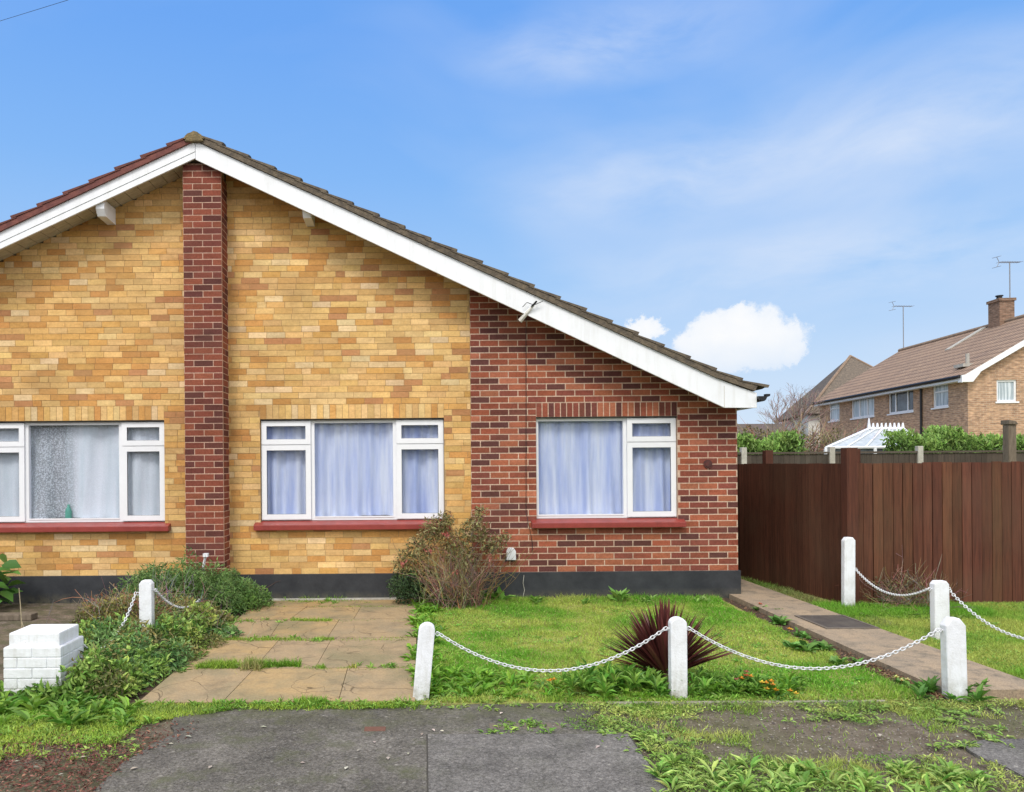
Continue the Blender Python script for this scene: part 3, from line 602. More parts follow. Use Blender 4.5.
flat('pavement', [(2.93, 1.5), (6.5, 1.5), (6.5, 4.35), (3.08, 4.31)], -.04, .004, MT['patch'], 0, .10)
flat('edging_strip', [(1.25, 4.995), (3.12, 4.99), (3.12, 5.03), (1.25, 5.035)], -.04, .010, M('edging_conc', (.34, .31, .25), (.2, .19, .12), .9, 6), 0, .01)
flat('neighbour_drive', [(-9, 5.7), (-2.95, 5.7), (-2.75, 7.2), (-2.8, 8.94), (-9, 8.94)], -.04, .004, MT['drvl'])
flat('planting_bed', [(-9, 5.05), (-1.93, 5.05), (-1.93, 8.94), (-2.79, 8.94), (-2.74, 7.2), (-2.94, 5.695), (-9, 5.695)], -.04, -.003, MT['soil'])
flat('lawn_soil', [(-.04, 5.052), (3.57, 5.052), (3.66, 8.94), (-.04, 8.94)], -.04, .0, MT['lawnsoil'])
flat('lawn_soil', [(4.32, 5.1), (14, 5.1), (14, 8.6), (4.32, 8.6)], -.04, .0, MT['lawnsoil'])
flat('back_garden', [(3.9, 8.62), (30, 8.62), (30, 28), (3.9, 28)], -.04, -.004, MT['lawnsoil'])
flat('soil_strip', [(3.40, 5.053), (3.578, 5.053), (3.655, 8.90), (3.56, 8.90)], -.04, .004, MT['soil'], 0, .05)
# driveway slabs
m_ = MB(); ys = [5.052, 5.88, 6.90, 7.75, 8.45, 8.895]
for j in range(len(ys)-1):
    xs = [-1.93]; x = -1.93
    while x < -.5: x += random.uniform(.45, .85); xs.append(x)
    xs[-1] = -.045
    if len(xs) > 2 and xs[-1]-xs[-2] < .25: xs.pop(-2)
    sk = [0]+[random.uniform(-.06, .06) for _ in xs[1:-1]]+[0]
    for i in range(len(xs)-1):
        g_ = .006; y0, y1 = ys[j]+(.007 if j else 0), ys[j+1]-.007; zt = .024+random.uniform(-.001, .001)
        col = np.array(random.choice([(.40, .275, .135), (.37, .27, .155), (.42, .275, .12), (.36, .265, .16), (.40, .28, .14)]))
        pts = [(xs[i]+g_*.4-sk[i], y0), (xs[i+1]-g_*.4-sk[i+1], y0), (xs[i+1]-g_*.4+sk[i+1], y1), (xs[i]+g_*.4+sk[i], y1)]
        V = [(x, y, z) for z in (-.02, zt) for x, y in pts]
        m_.add(V, [(4, 5, 6, 7)]+[(k, (k+1) % 4, (k+1) % 4+4, k+4) for k in range(4)], col)
tag(m_.build('driveway', MT['slab'], bevel=0), kind='structure')
flat('driveway_bed', [(-1.935, 5.05), (-.04, 5.05), (-.04, 8.90), (-1.935, 8.90)], -.04, .008, MT['soil'])
flat('wall_footing', [(-1.95, 8.845), (-.2, 8.845), (-.2, 8.898), (-1.95, 8.898)], .0, .040, MT['conc'])
# path
m_ = MB(); V = []
for z in (-.03, .05):
    V += [(3.575, 5.10, z), (4.31, 5.10, z), (4.31, 8.5, z), (4.35, 17, z), (3.80, 17, z), (3.68, 8.9, z)]
m_.add(V, [tuple(range(6, 12))]+[(i, (i+1) % 6, (i+1) % 6+6, i+6) for i in range(6)])
tag(m_.build('path', MT['path']), kind='structure')
MH = thing('manhole_cover', 'dark rectangular manhole cover set in the concrete path', 'manhole cover', (4.05, 7.3, .05))
m_ = MB(); m_.box(3.83, 4.27, 7.02, 7.56, .048, .056); m_.build('cover', M('cast_cover', (.06, .05, .045), (.10, .085, .07), .6, 5, .5, .004), MH)
m_ = MB(); 
for (a, b_, c, d) in ((3.80, 4.30, 6.99, 7.018), (3.80, 4.30, 7.562, 7.59), (3.80, 3.828, 7.018, 7.562), (4.272, 4.30, 7.018, 7.562)): m_.box(a, b_, c, d, .045, .060)
m_.build('rim', M('rim_iron', (.17, .145, .12), (.12, .10, .08), .7, 8), MH)
# small brick inlays in pavement
for (px, py, lb, w_, d_) in ((375, 730, 'small red brick set in the dark asphalt below the driveway', .13, .075), ):
    p = gr(px, py); m_ = MB(); m_.box(p.x-w_/2, p.x+w_/2, p.y-d_/2, p.y+d_/2, -.01, .009, (.15, .075, .055)); tag(m_.build('brick', MT['matte'], None, (p.x, p.y, 0), bevel=.003), lb, 'brick')
G_ = gr(525, 727); m_ = MB()
for i in range(9): m_.box(G_.x-.22+i*.05, G_.x-.18+i*.05, G_.y-.05, G_.y+.05, -.01, .008, (.15, .125, .10))
tag(m_.build('brick_row', MT['matte'], None, (G_.x, G_.y, 0), bevel=.003), 'row of narrow bricks on edge sunk into the pavement, grown over with weeds', 'brick row')

# ================================================================== posts and chains
def post(px_base, z_top, x, y, w, d, rad, label, lean=0, group='white chain fence posts', hooks=((1, .08),)):
    t = thing('chain_post', label, 'post', (x, y, 0), group=group)
    m = bmesh.new(); pts = []
    if rad == 'round':
        r = w/2; zc = z_top-r*.85; pts = [(-r, -.05), (-r, zc)]+[(r*math.cos(a), zc+r*.85*math.sin(a)) for a in np.linspace(math.pi*.93, math.pi*.07, 9)]+[(r, zc), (r, -.05)]
    else:
        r = w/2; pts = [(-r, -.05), (-r, z_top-rad), (-r+rad*.8, z_top), (r-rad*.8, z_top), (r, z_top-rad), (r, -.05)]
    b = MB(); b.prism([(p, q) for p, q in pts], 1, -d/2, d/2)
    o = b.build('post_shaft', MT['wpaint'], t, local=True, bevel=.009 if w > .08 else .004)
    for v in o.data.vertices:
        v.co.x += v.co.z*lean+random.uniform(-.0012, .0012)
        if w > .14: v.co.x *= (.93+.07*min(1, v.co.z/z_top))
    for (sx, dz) in hooks:
        h = MB(); hx = sx*w/2+(z_top-dz)*lean; V = []
        h.tube([(hx-.004*sx, 0, z_top-dz), (hx+.012*sx, 0, z_top-dz)], .005, 8)
        ring = [(hx+sx*.022+.013*math.cos(a), 0, z_top-dz+.013*math.sin(a)) for a in np.linspace(0, 2*math.pi, 13)]
        h.tube(ring, .0035, 6); h.build('hook', MT['chain'], t, local=True, smooth=True)
    return Vector((x, y, 0))
pB = gr(421, 701); pC = gr(680, 699); pD = gr(956, 701); pE = gr(849, 609); pF = gr(941, 642)
post(0, .53, pB.x-.002, pB.y+.04, .112, .07, 'round', 'white round-topped timber post leaning to the right at the driveway corner', .095)
post(0, .555, pC.x, pC.y+.04, .113, .07, 'round', 'white round-topped timber post in front of the dark red spiky plant', .0, hooks=((1, .08), (-1, .08)))
post(0, .55, pD.x+.035, pD.y+.06, .135, .07, .05, 'wide white post at the front of the concrete path, weeds at its foot', -.02, hooks=((-1, .085),))
post(0, .785, pE.x+.02, pE.y+.05, .122, .07, .035, 'tallest white post, standing against the corner post of the brown fence', .01, hooks=((1, .355),))
post(0, .54, pF.x+.035, pF.y+.06, .135, .07, .03, 'white post on the far side of the path, with a chain on each side', -.01, hooks=((1, .075), (-1, .075)))
post(0, .55, 4.865, 5.25, .13, .07, .03, 'white post beyond the right edge of the picture holding the end of the last chain', .0, hooks=((-1, .12),))
post(0, .62, -2.43, 6.6, .112, .08, .03, 'white square post standing in the weedy bed behind the white brick pillar', .0, hooks=((1, .09), (-1, .12)))
LINK = []
def link_tpl():
    V = []; n, s = 12, 5
    for i in range(n):
        a = 2*math.pi*i/n; cx, cy =   .0105*math.copysign(abs(math.cos(a))**.8, math.cos(a)), .0175*math.sin(a)
        t = Vector((-math.sin(a)*.0135, math.cos(a)*.021, 0)).normalized(); nn = Vector((t.y, -t.x, 0))
        for k in range(s):
            b = 2*math.pi*k/s; q = Vector((cx, cy, 0))+nn*.0036*math.cos(b)+Vector((0, 0, .0036*math.sin(b))); V.append(tuple(q))
    return V, [(i*s+k, ((i+1) % n)*s+k, ((i+1) % n)*s+(k+1) % s, i*s+(k+1) % s) for i in range(n) for k in range(s)]
LT = link_tpl()
def chain(a, b, sag, label):
    a, b = Vector(a), Vector(b); n0 = 200; pts = [a.lerp(b, i/n0)-Vector((0, 0, 4*sag*(i/n0)*(1-i/n0))) for i in range(n0+1)]
    L = [0]
    for i in range(n0): L.append(L[-1]+(pts[i+1]-pts[i]).length)
    p = .0265; n = int(L[-1]/p); P, Ms = [], []
    for k in range(n+1):
        s = k*L[-1]/n; i = min(n0-1, int(np.searchsorted(L, s, 'right'))-1); q = pts[i].lerp(pts[i+1], (s-L[i])/(L[i+1]-L[i]+1e-9))
        t = (pts[i+1]-pts[i]).normalized(); sd = t.cross(Vector((0, 0, 1))).normalized(); up = sd.cross(t)
        ang = .78+(k % 2)*math.pi/2; x = sd*math.cos(ang)+up*math.sin(ang); z = x.cross(t)
        P.append(tuple(q)); Ms.append(np.array([x, t, z]).T)
    m = MB(); m.inst(LT, np.array(P), np.array(Ms), np.tile([.8, .8, .8], (len(P), 1)))
    o = m.build('chain', MT['chain'], None, (a+b)/2, smooth=True); return tag(o, label, 'chain', 'white post chains')
bt_ = lambda p, z, dx, dy=.05: (p.x+dx, p.y+dy, z)
chain((pB.x+.125, pB.y+.04, .455), (pC.x-.085, pC.y+.04, .475), .275, 'white chain hanging between the leaning post and the round-topped post by the red spiky plant')
chain((pC.x+.085, pC.y+.04, .475), (pD.x-.08, pD.y+.06, .465), .27, 'white chain hanging across the lawn front to the wide post at the path')
chain((pE.x+.105, pE.y+.05, .43), (pF.x-.075, pF.y+.06, .465), .15, 'white chain between the tallest post and the post across the path')
chain((pF.x+.11, pF.y+.06, .465), (4.785, 5.25, .43), .24, 'white chain running from the post across the path out of the picture on the right')
chain((-2.35, 6.6, .53), (-2.35, 8.30, .30), .20, 'white chain passing from the post in the weedy bed into the bush')
chain((-2.53, 6.6, .50), (-2.60, 5.58, .36), .26, 'white chain from the post in the weedy bed down to the white brick pillar')
hp = at(205.5, 556, 8.52); m_ = MB(); m_.tube([(hp.x-.06, 8.55, 0), (hp.x-.03, 8.54, hp.z-.12), (hp.x, 8.52, hp.z)], [.016, .016, .014], 8); m_.box(hp.x-.022, hp.x+.032, 8.49, 8.55, hp.z-.008, hp.z+.03)
tag(m_.build('chain_stake', MT['wpaint'], None, (hp.x-.05, 8.54, 0)), 'slim white stake with a square cap poking out of the bush beside the brick pier', 'stake')
# white brick pillar
WP = thing('brick_pillar', 'low white-painted brick pillar with a stepped cap at the left edge of the gardens', 'pillar', (-2.745, 5.45, 0))
m_ = MB(); zc = 0
for k in range(5):
    z0, z1 = k*.0735-.01, (k+1)*.0735-.014
    m_.box(-2.944, -2.546, 5.256, 5.604, z0-.0, z1+.004)
    sp = [(-2.95, -2.745, -2.54), (-2.95, -2.85, -2.64, -2.54)][k % 2]
    for i in range(len(sp)-1):
        j = random.uniform(-.002, .002); m_.box(sp[i]+.003, sp[i+1]-.003, 5.25+j, 5.43, z0+.002, z1)
        m_.box(sp[i]+.003, sp[i+1]-.003, 5.44, 5.61+j, z0+.002, z1)
m_.build('shaft', MT['wbrick'], WP, bevel=.005)
m_ = MB(); m_.box(-2.925, -2.565, 5.28, 5.585, .354, .452); m_.build('cap', MT['wbrick'], WP, bevel=.012)

# ================================================================== brown fence
FN = thing('board_fence', 'tall dark brown vertical board fence right of the bungalow with a taller corner post', 'fence', (4.82, 8.42, 0))
m_ = MB(); x = 4.90
while x < 13.2:
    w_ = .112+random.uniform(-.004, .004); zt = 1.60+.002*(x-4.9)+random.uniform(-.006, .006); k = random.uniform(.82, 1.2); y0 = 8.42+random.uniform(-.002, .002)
    xe = x+w_-random.uniform(.011, .016); V = [(x, y0, 0.02), (xe, y0-.010, 0.02), (xe, y0-.010, zt), (x, y0, zt), (x, y0+.012, .02), (xe, y0+.004, .02), (xe, y0+.004, zt), (x, y0+.012, zt)]
    m_.add(V, [(0, 1, 2, 3), (4, 7, 6, 5), (3, 2, 6, 7), (0, 4, 5, 1), (1, 5, 6, 2), (0, 3, 7, 4)], (k, k*random.uniform(.95, 1.15), k)); x += w_
m_.build('front_boards', MT['fence'], FN)
m_ = MB(); m_.box(4.96, 13.2, 8.4345, 8.4365, .03, 1.58, (.25, .25, .25)); m_.build('gap_shade_sheet', MT['fence'], FN)  # dark sheet behind the gaps, standing in for shade lines between boards
m_ = MB(); A = Vector((4.815, 8.50, 0)); B = Vector((3.95, 15.3, 0)); B = Vector((4.815-.139*7.0, 15.5, 0)); dd = (B-A).normalized(); nn = Vector((-dd.y, dd.x, 0)); L = (B-A).length; s = 0
while s < L:
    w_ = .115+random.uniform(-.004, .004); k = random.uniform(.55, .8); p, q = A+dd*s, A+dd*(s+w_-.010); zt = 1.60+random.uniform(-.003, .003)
    V = [p, q+nn*.008, q+nn*.008+Vector((0, 0, zt)), p+Vector((0, 0, zt)), p-nn*.014, q-nn*.006, q-nn*.006+Vector((0, 0, zt)), p-nn*.014+Vector((0, 0, zt))]
    m_.add([tuple(v) for v in V], [(0, 1, 2, 3), (4, 7, 6, 5), (3, 2, 6, 7), (1, 5, 6, 2), (0, 3, 7, 4)], (k, k*1.05, k)); s += w_
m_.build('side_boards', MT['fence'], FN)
def fpost(x, y, z, w_=.105):
    m = MB(); k = .8; m.box(x-w_/2, x+w_/2, y-w_/2, y+w_/2, 0, z, (k, k, k)); return m.build('fence_post', MT['fence'], FN, bevel=.004)
fpost(4.84, 8.40, 1.775, .125); fpost(4.95, 8.49, 1.765, .09)
for s_ in (1.55, 3.2, 4.9, 6.6): q = A+dd*s_-nn*.09; fpost(q.x, q.y, 1.78, .10)
for k in range(1, 5): fpost(4.86+1.83*k, 8.52, 1.58)
m_ = MB()
for z in (.35, .95, 1.45): m_.box(4.96, 13.0, 8.437, 8.47, z-.04, z+.04, (.8, .8, .8))
m_.build('rail', MT['fence'], FN)
# gravel and debris along the side fence foot
# rear fence with concrete posts
RF = thing('panel_fence', 'weathered grey-brown panel fence with pale concrete posts behind the brown fence', 'fence', (8, 15.5, 0))
m_ = MB(); x0 = 4.90
for i in range(6):
    a = x0+i*1.83; x = a+.06
    while x < a+1.76:
        k = random.uniform(.8, 1.3); m_.box(x, x+.108, 15.5+random.uniform(-.004, .004), 15.515, .1, 1.78, (k, k, k)); x += .112
m_.build('panel', MT['oldfence'], RF)
for i in range(7):
    a = x0+i*1.83; m = MB(); m.box(a-.055, a+.055, 15.45, 15.56, 0, 1.93); m.build('concrete_post', MT['conc'], RF, bevel=.01)
    if i < 6: m = MB(); m.box(a+.057, a+1.773, 15.47, 15.54, 1.79, 1.83, (1.3, 1.3, 1.3)); m.build('capping', MT['oldfence'], RF)
tp = at(1009.5, 440, 13.0); m_ = MB(); m_.box(tp.x-.068, tp.x+.068, 12.93, 13.07, 0, 2.24, (1, 1, 1)); m_.prism([(tp.x-.08, 2.242), (tp.x+.085, 2.242), (tp.x+.04, 2.30), (tp.x-.08, 2.325)], 1, 12.90, 13.10)
tag(m_.build('timber_post', MT['timber'], None, (tp.x, 13, 0), bevel=.012), 'thick weathered timber post rising behind the brown fence at the right edge', 'post')

# ================================================================== far houses
HR = thing('house', 'two-storey buff brick house with brown pantile roof and chimney at the right', 'house', (21.2, 28.8, 0), -math.atan(.0866))
LY, LW, EZ, RZ = 12.75, 8.8, 5.0, 7.65      # local: x across the gable, y along the long wall
def lwall(m, x0, x1, y, z0, z1, holes, axis):
    """thin wall with rectangular openings; axis 0 runs along x, 1 along y"""
    xs = sorted({x0, x1, *[h[0] for h in holes], *[h[1] for h in holes]}); zs = sorted({z0, z1, *[h[2] for h in holes], *[h[3] for h in holes]})
    for i in range(len(xs)-1):
        for j in range(len(zs)-1):
            cx, cz = (xs[i]+xs[i+1])/2, (zs[j]+zs[j+1])/2
            if any(h[0] < cx < h[1] and h[2] < cz < h[3] for h in holes): continue
            if axis: m.box(y, y+.2, xs[i], xs[i+1], zs[j], zs[j+1])
            else: m.box(xs[i], xs[i+1], y, y+.2, zs[j], zs[j+1])
lw = [(1.22, 2.28, 3.82, 4.82, 1), (3.68, 5.70, 3.80, 4.82, 2), (6.95, 9.2, 3.80, 4.85, 3), (10.45, 11.65, 3.8, 4.82, 1), (1.2, 3.2, 1.0, 2.2, 2), (9.5, 11.4, 1.0, 2.2, 2)]
gw = [(1.05, 1.78, 3.88, 4.72, 0), (5.6, 7.6, 3.7, 4.8, 2), (1.2, 3.2, 1.0, 2.2, 2)]
m_ = MB(); lwall(m_, 0, LY, 0, 0, EZ, [h[:4] for h in lw], 1); lwall(m_, .2, LW-.2, .001, 0, EZ, [h[:4] for h in gw], 0)
m_.box(LW-.2, LW, 0, LY, 0, EZ); m_.box(.2, LW-.2, LY-.2, LY, 0, EZ)
for y in (0.001, LY-.2): m_.prism([(0, EZ), (LW, EZ), (LW/2, RZ-.12)], 1, y, y+.19)
m_.build('brick_wall', MT['farbrick'], HR, local=True)
def fwin(a, c, z0, z1, kind, axis, parent=HR, mat=None):
    f = MB(); dp = (.05, .11)
    def bx(m, p, q, u, v, d0=dp[0], d1=dp[1]):
        m.box(d0, d1, p, q, u, v) if axis else m.box(p, q, d0, d1, u, v)
    w_ = .07; bx(f, a, c, z0, z0+w_); bx(f, a, c, z1-w_, z1); bx(f, a, a+w_, z0+w_, z1-w_); bx(f, c-w_, c, z0+w_, z1-w_)
    bars = {0: [], 1: [], 2: [.26, .74], 3: [.33, .67]}[kind]
    for t in bars: xx = a+(c-a)*t; bx(f, xx-.035, xx+.035, z0+w_, z1-w_)
    if kind == 1: zz = z1-.36; bx(f, a+w_, c-w_, zz-.03, zz+.03)
    bx(f, a-.06, c+.06, z0-.06, z0-.001, -.04, .15)
    o = f.build('window', MT['upvc'], parent, local=True)
    p = MB(); bx(p, a+w_, c-w_, z0+w_, z1-w_, .085, .095); p.build('pane', mat or MT['fglass'], o, local=True)
    k_ = MB(); bx(k_, a, c, z0, z1, .3, .32)
for h in lw: fwin(*h, 1, mat=MT['cglass'] if h[4] != 2 else MT['fglass'])
for h in gw: fwin(*h, 0, mat=MT['fglass'] if h[4] else MT['cglass'])
m_ = MB(); k = (RZ-EZ)/(LW/2)
for sgn in (0, 1):
    def X(t): return t if not sgn else LW-t
    e = -.35
    m_.prism([(X(e), EZ+k*e+.10), (X(LW/2), RZ+.10), (X(LW/2), RZ), (X(e), EZ+k*e)], 1, -.25, LY+.25)
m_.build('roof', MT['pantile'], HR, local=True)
m_ = MB(); m_.tube([(LW/2, -.25, RZ+.1), (LW/2, LY+.25, RZ+.1)], .12, 8); m_.build('ridge', MT['hip'], HR, local=True)
m_ = MB()
for yy in (-.28, ):
    m_.prism([(-.38, EZ+k*-.38-.16), (-.38, EZ+k*-.38+.07), (LW/2, RZ+.07), (LW/2, RZ-.16)], 1, yy, yy+.028); m_.prism([(LW+.38, EZ+k*-.38-.16), (LW+.38, EZ+k*-.38+.07), (LW/2+.001, RZ+.07), (LW/2+.001, RZ-.16)], 1, yy, yy+.028)
    m_.prism([(-.38, EZ-.36), (.02, EZ-.36), (.3, EZ+.0), (-.38, EZ-.10)], 1, yy-.002, yy+.25)
m_.build('barge_board', MT['barge'], HR, local=True)
m_ = MB(); m_.box(-.35, -.33, 0, LY, EZ-.30, EZ-.12); m_.box(-.33, -.001, 0, LY, EZ-.30, EZ-.28); m_.build('fascia', MT['barge'], HR, local=True)
m_ = MB(); m_.tube([(-.42, -.2, EZ-.14), (-.42, LY+.2, EZ-.14)], .065, 8); m_.tube([(-.06, 3.0, EZ-.3), (-.06, 3.0, 0)], .045, 6); m_.build('gutter', MT['black'], HR, local=True)
m_ = MB(); m_.box(LW/2-.30, LW/2+.32, 4.5, 5.25, RZ-.9, RZ+1.02); m_.box(LW/2-.35, LW/2+.37, 4.45, 5.30, RZ+1.02, RZ+1.14); ch = m_.build('chimney', MT['farbrick2'], HR, local=True)
m_ = MB(); m_.tube([(LW/2-.05, 4.9, RZ+1.14), (LW/2-.05, 4.9, RZ+1.3)], .11, 10); m_.tube([(LW/2-.05, 4.9, RZ+1.3), (LW/2-.05, 4.9, RZ+1.34)], .15, 10); m_.build('chimney_cap', MT['black'], ch, local=True)
m_ = MB(); m_.prism([(LW/2-1.2, RZ-.61), (LW/2-1.2, RZ-.58), (LW/2-.5, RZ-.16), (LW/2-.5, RZ-.19)], 1, 4.2, 5.8); 
for i in range(9): a = -.2+i*.45; m_.box(a, a+.4, 6.2, 6.45, EZ+k*a+.10+.2, EZ+k*a+.36)
# (party-wall flashing)
m_ = MB(); m_.prism([(LW/2-1.7, RZ-1.7*k+.105), (LW/2-.02, RZ+.09), (LW/2-.02, RZ+.16), (LW/2-1.7, RZ-1.7*k+.15)], 1, 5.7, 6.05); m_.build('flashing', MT['conc'], HR, local=True)
m_ = MB(); vx = .55; m_.tube([(vx, .9, EZ+k*vx+.05), (vx, .9, EZ+k*vx+.55)], .07, 8); m_.box(vx-.35, vx+.2, .6, 1.2, EZ+k*vx+.0, EZ+k*vx+.13); m_.build('vent_pipe', MT['conc'], HR, local=True)
def aerial(base, h, az, label, n=9, ln=1.2):
    b = Vector(base); m = MB(); top = b+Vector((0, 0, h)); m.tube([b, top], .022, 6); d = Vector((math.cos(az), math.sin(az), .06)); p = Vector((-d.y, d.x, 0))
    m.tube([top-d*ln*.5, top+d*ln*.5], .016, 5)
    for i in range(n): q = top+d*(ln*(i/(n-1)-.5)*.95); m.tube([q-p*.16, q+p*.16], .008, 4)
    e = top-d*ln*.5
    for s_ in (-1, 1): m.tube([e, e+Vector((-.14*d.x, -.14*d.y, .22*s_))], .012, 4); m.tube([e+Vector((-.14*d.x, -.14*d.y, .22*s_))-p*.2, e+Vector((-.14*d.x, -.14*d.y, .22*s_))+p*.2], .01, 4)
    return tag(m.build('aerial', MT['metal'], None, base), label, 'aerial', 'television aerials')
rm = Matrix.Rotation(-math.atan(.0866), 4, 'Z'); wpt = lambda x, y, z: Vector((21.2, 28.8, 0))+rm @ Vector((x, y, z))
aerial(wpt(LW/2+.2, 4.6, RZ+1.14), 1.6, .25, 'television aerial on the brick chimney')
aerial(wpt(LW/2, LY-.1, RZ+.15), 2.35, .35, 'television aerial on a long mast above the far end of the pantile roof', 8, 1.4)
# hipped house
HH = thing('house', 'house with a dark hipped roof standing behind the pantiled house', 'house', (27, 48, 0))
Ap = at(850.5, 356, 50); c0 = at(806, 421, 46.0); c1 = at(773, 417, 55.5); c2 = Vector((c1.x+9.5, c1.y+3, c1.z)); c3 = Vector((c0.x+9.5, c0.y, c0.z)); zE = 4.6
for c in (c0, c1, c2, c3): c.z = zE
Ap2 = Vector(Ap); 
m_ = MB(); m_.add([tuple(c0), tuple(c1), tuple(Ap)], [(0, 2, 1)]); m_.build('side_roof', MT['slate'], HH)
m_ = MB(); m_.add([tuple(c0), tuple(c3), tuple(c2), tuple(c1), tuple(Ap)], [(0, 1, 4), (1, 2, 4), (2, 3, 4)]); m_.build('front_roof', MT['mott'], HH)
m_ = MB(); m_.tube([c0, Ap], .09, 6); m_.tube([c3, Ap], .07, 6); m_.build('hip_tile', MT['hip'], HH)
m_ = MB(); ins = lambda c, s: (c.x+s*.4, c.y)
q = [(c0.x+.35, c0.y+.4), (c3.x-.4, c3.y+.4), (c2.x-.4, c2.y-.4), (c1.x+.5, c1.y-.3)]
V = [(x, y, z) for z in (0, zE-.02) for x, y in q]; m_.add(V, [(4, 5, 6, 7)]+[(k, (k+1) % 4, (k+1) % 4+4, k+4) for k in range(4)]); m_.build('rendered_wall', MT['clad'], HH)
# garage roof strip
GA = thing('garage', 'low garage with a dull brown roof behind the hedge beside the bungalow', 'garage', (13, 31, 0))
g0, g1 = at(700, 421, 31), at(798, 421, 31)
m_ = MB(); m_.prism([(30.5, 2.35), (32.5, 3.3), (34.5, 2.35)], 0, g0.x, g1.x); m_.build('roof', M('brown_felt', (.13, .10, .085), (.09, .07, .06), .9, 6), GA)
m_ = MB(); m_.box(g0.x+.2, g1.x-.2, 30.8, 34.2, 0, 2.35); m_.build('brick_wall', MT['farbrick2'], GA)
m_ = MB(); m_.box(g0.x+1.2, g0.x+3.4, 30.75, 30.799, 0, 2.1); m_.build('garage_door', MT['clad'], GA)
# conservatory
CO = thing('conservatory', 'white framed conservatory roof with a crested ridge behind the rear fence', 'conservatory', (12.2, 20, 0))
r0, r1 = at(869, 431, 20), at(903, 430, 20); e0, e1, e2, e3 = at(826, 447, 18.6), at(924, 452, 18.6), at(930, 449, 21.5), at(838, 446, 21.5)
for p in (e0, e1, e2, e3): p.z = 1.95
r0.z = r1.z = 2.48
m_ = MB(); m_.add([tuple(p) for p in (e0, e1, e2, e3, r0, r1)], [(0, 1, 5, 4), (1, 2, 5), (2, 3, 4, 5), (3, 0, 4)]); m_.build('roof_glazing', M('polycarbonate', (.50, .53, .55), (.36, .40, .42), .3, 5, 0, amp=.2), CO)
m_ = MB(); up = Vector((0, 0, .02))
for (a, b_) in ((e0, r0), (e3, r0), (e1, r1), (e2, r1), (r0, r1), (e0, e1), (e1, e2), (e2, e3), (e3, e0)): m_.tube([a+up, b_+up], .035, 6)
for t in (.2, .4, .6, .8): m_.tube([e0.lerp(e1, t)+up, r0.lerp(r1, t)+up], .022, 5)
for t in (.33, .66): m_.tube([e3.lerp(e0, t)+up, r0+up], .035, 5)
m_.build('roof_frame', MT['upvc'], CO)
m_ = MB()
for i in range(9): p = r0.lerp(r1, i/8); m_.tube([p, p+Vector((0, 0, .17))], [.05, .02], 5)
m_.tube([r0, r0+Vector((0, 0, .30))], [.05, .015], 6); m_.build('cresting', MT['upvc'], CO)
m_ = MB()
for (a, b_) in ((e0, e1), (e1, e2), (e2, e3), (e3, e0)):
    for t in (0, .25, .5, .75): p = a.lerp(b_, t); m_.tube([(p.x, p.y, 0), (p.x, p.y, 1.95)], .05, 5)
m_.build('upright', MT['upvc'], CO)
m_ = MB(); 
for (a, b_) in ((e0, e1), (e1, e2), (e2, e3), (e3, e0)): m_.add([(a.x, a.y, .6), (b_.x, b_.y, .6), (b_.x, b_.y, 1.94), (a.x, a.y, 1.94)], [(0, 1, 2, 3)])
m_.build('side_glazing', MT['fglass'], CO)
m_ = MB(); m_.tube([(-11.5, 14, 8.2), (at(0, 21, 12.5)), (at(68, 0, 11.2)), (0, 6, 8.6), (9, -4, 8.2)], .0035, 5)
tag(m_.build('overhead_wire', MT['black']), 'thin dark overhead wire crossing the sky at the top left corner', 'wire')

# ================================================================== vegetation
GR1, GR2, GY = (.14, .27, .025), (.27, .38, .05), (.42, .41, .13)
def uni(n, x0, x1, y0, y1): return rng.uniform(x0, x1, n), rng.uniform(y0, y1, n)
# lawn
m_ = MB(); x, y = uni(190000, -.02, 3.60, 5.06, 8.90)
bare = fbm(x, y, 1.5, 9)+.22*np.clip(vn(x, y, 2.6, 27)-.72, 0, 1)*3; keep = (x < 3.42+.1*(y-5.05)/3.8+.10*(vn(x, y, 6, 2)-.5)) & (rng.random(len(x)) < np.clip(1.5-(bare-.42)*3.2, .35, 1)); x, y, bare = x[keep], y[keep], bare[keep]
edge = np.clip((8.90-y)/.5, 0, 1); ln = .014+.034*np.clip(vn(x, y, 5.5, 14)-.25, 0, 1)**1.5*1.6+.035*(1-edge)
N = len(x); t = (bare-.33)*3.4
cols = mixcol((.17, .41, .035), (.44, .53, .11), t, .22); dead = rng.random(N) < .10; cols[dead] = mixcol((.42, .34, .16), (.50, .42, .2), rng.random(dead.sum()), .15)
m_.inst(BLADE, np.stack([x, y, np.zeros(N)], 1), blademats(rng.uniform(0, 6.28, N), rng.uniform(.1, 1.1, N), .0048*rng.uniform(.7, 1.4, N), ln*rng.uniform(.6, 1.5, N)), cols)
tag(m_.build('lawn_grass', MT['grass']), 'short yellow-green lawn grass in front of the red brick wall', 'grass', kind='stuff')
m_ = MB(); x, y = uni(200000, 4.32, 9.4, 5.12, 8.40); keep = (x > 4.32+.12*(vn(x, y, 5)-.4)); x, y = x[keep], y[keep]; N = len(x)
b_ = fbm(x, y, 1.6, 21); cols = mixcol((.17, .39, .035), (.42, .49, .11), (b_-.38)*3.2, .22)
m_.inst(BLADE, np.stack([x, y, np.zeros(N)], 1), blademats(rng.uniform(0, 6.28, N), rng.uniform(.1, 1.1, N), .0048, (.03+.03*(b_ < .45))*rng.uniform(.6, 1.5, N)), cols)
tag(m_.build('side_grass', MT['grass']), 'rough green grass between the concrete path and the brown fence', 'grass', kind='stuff')

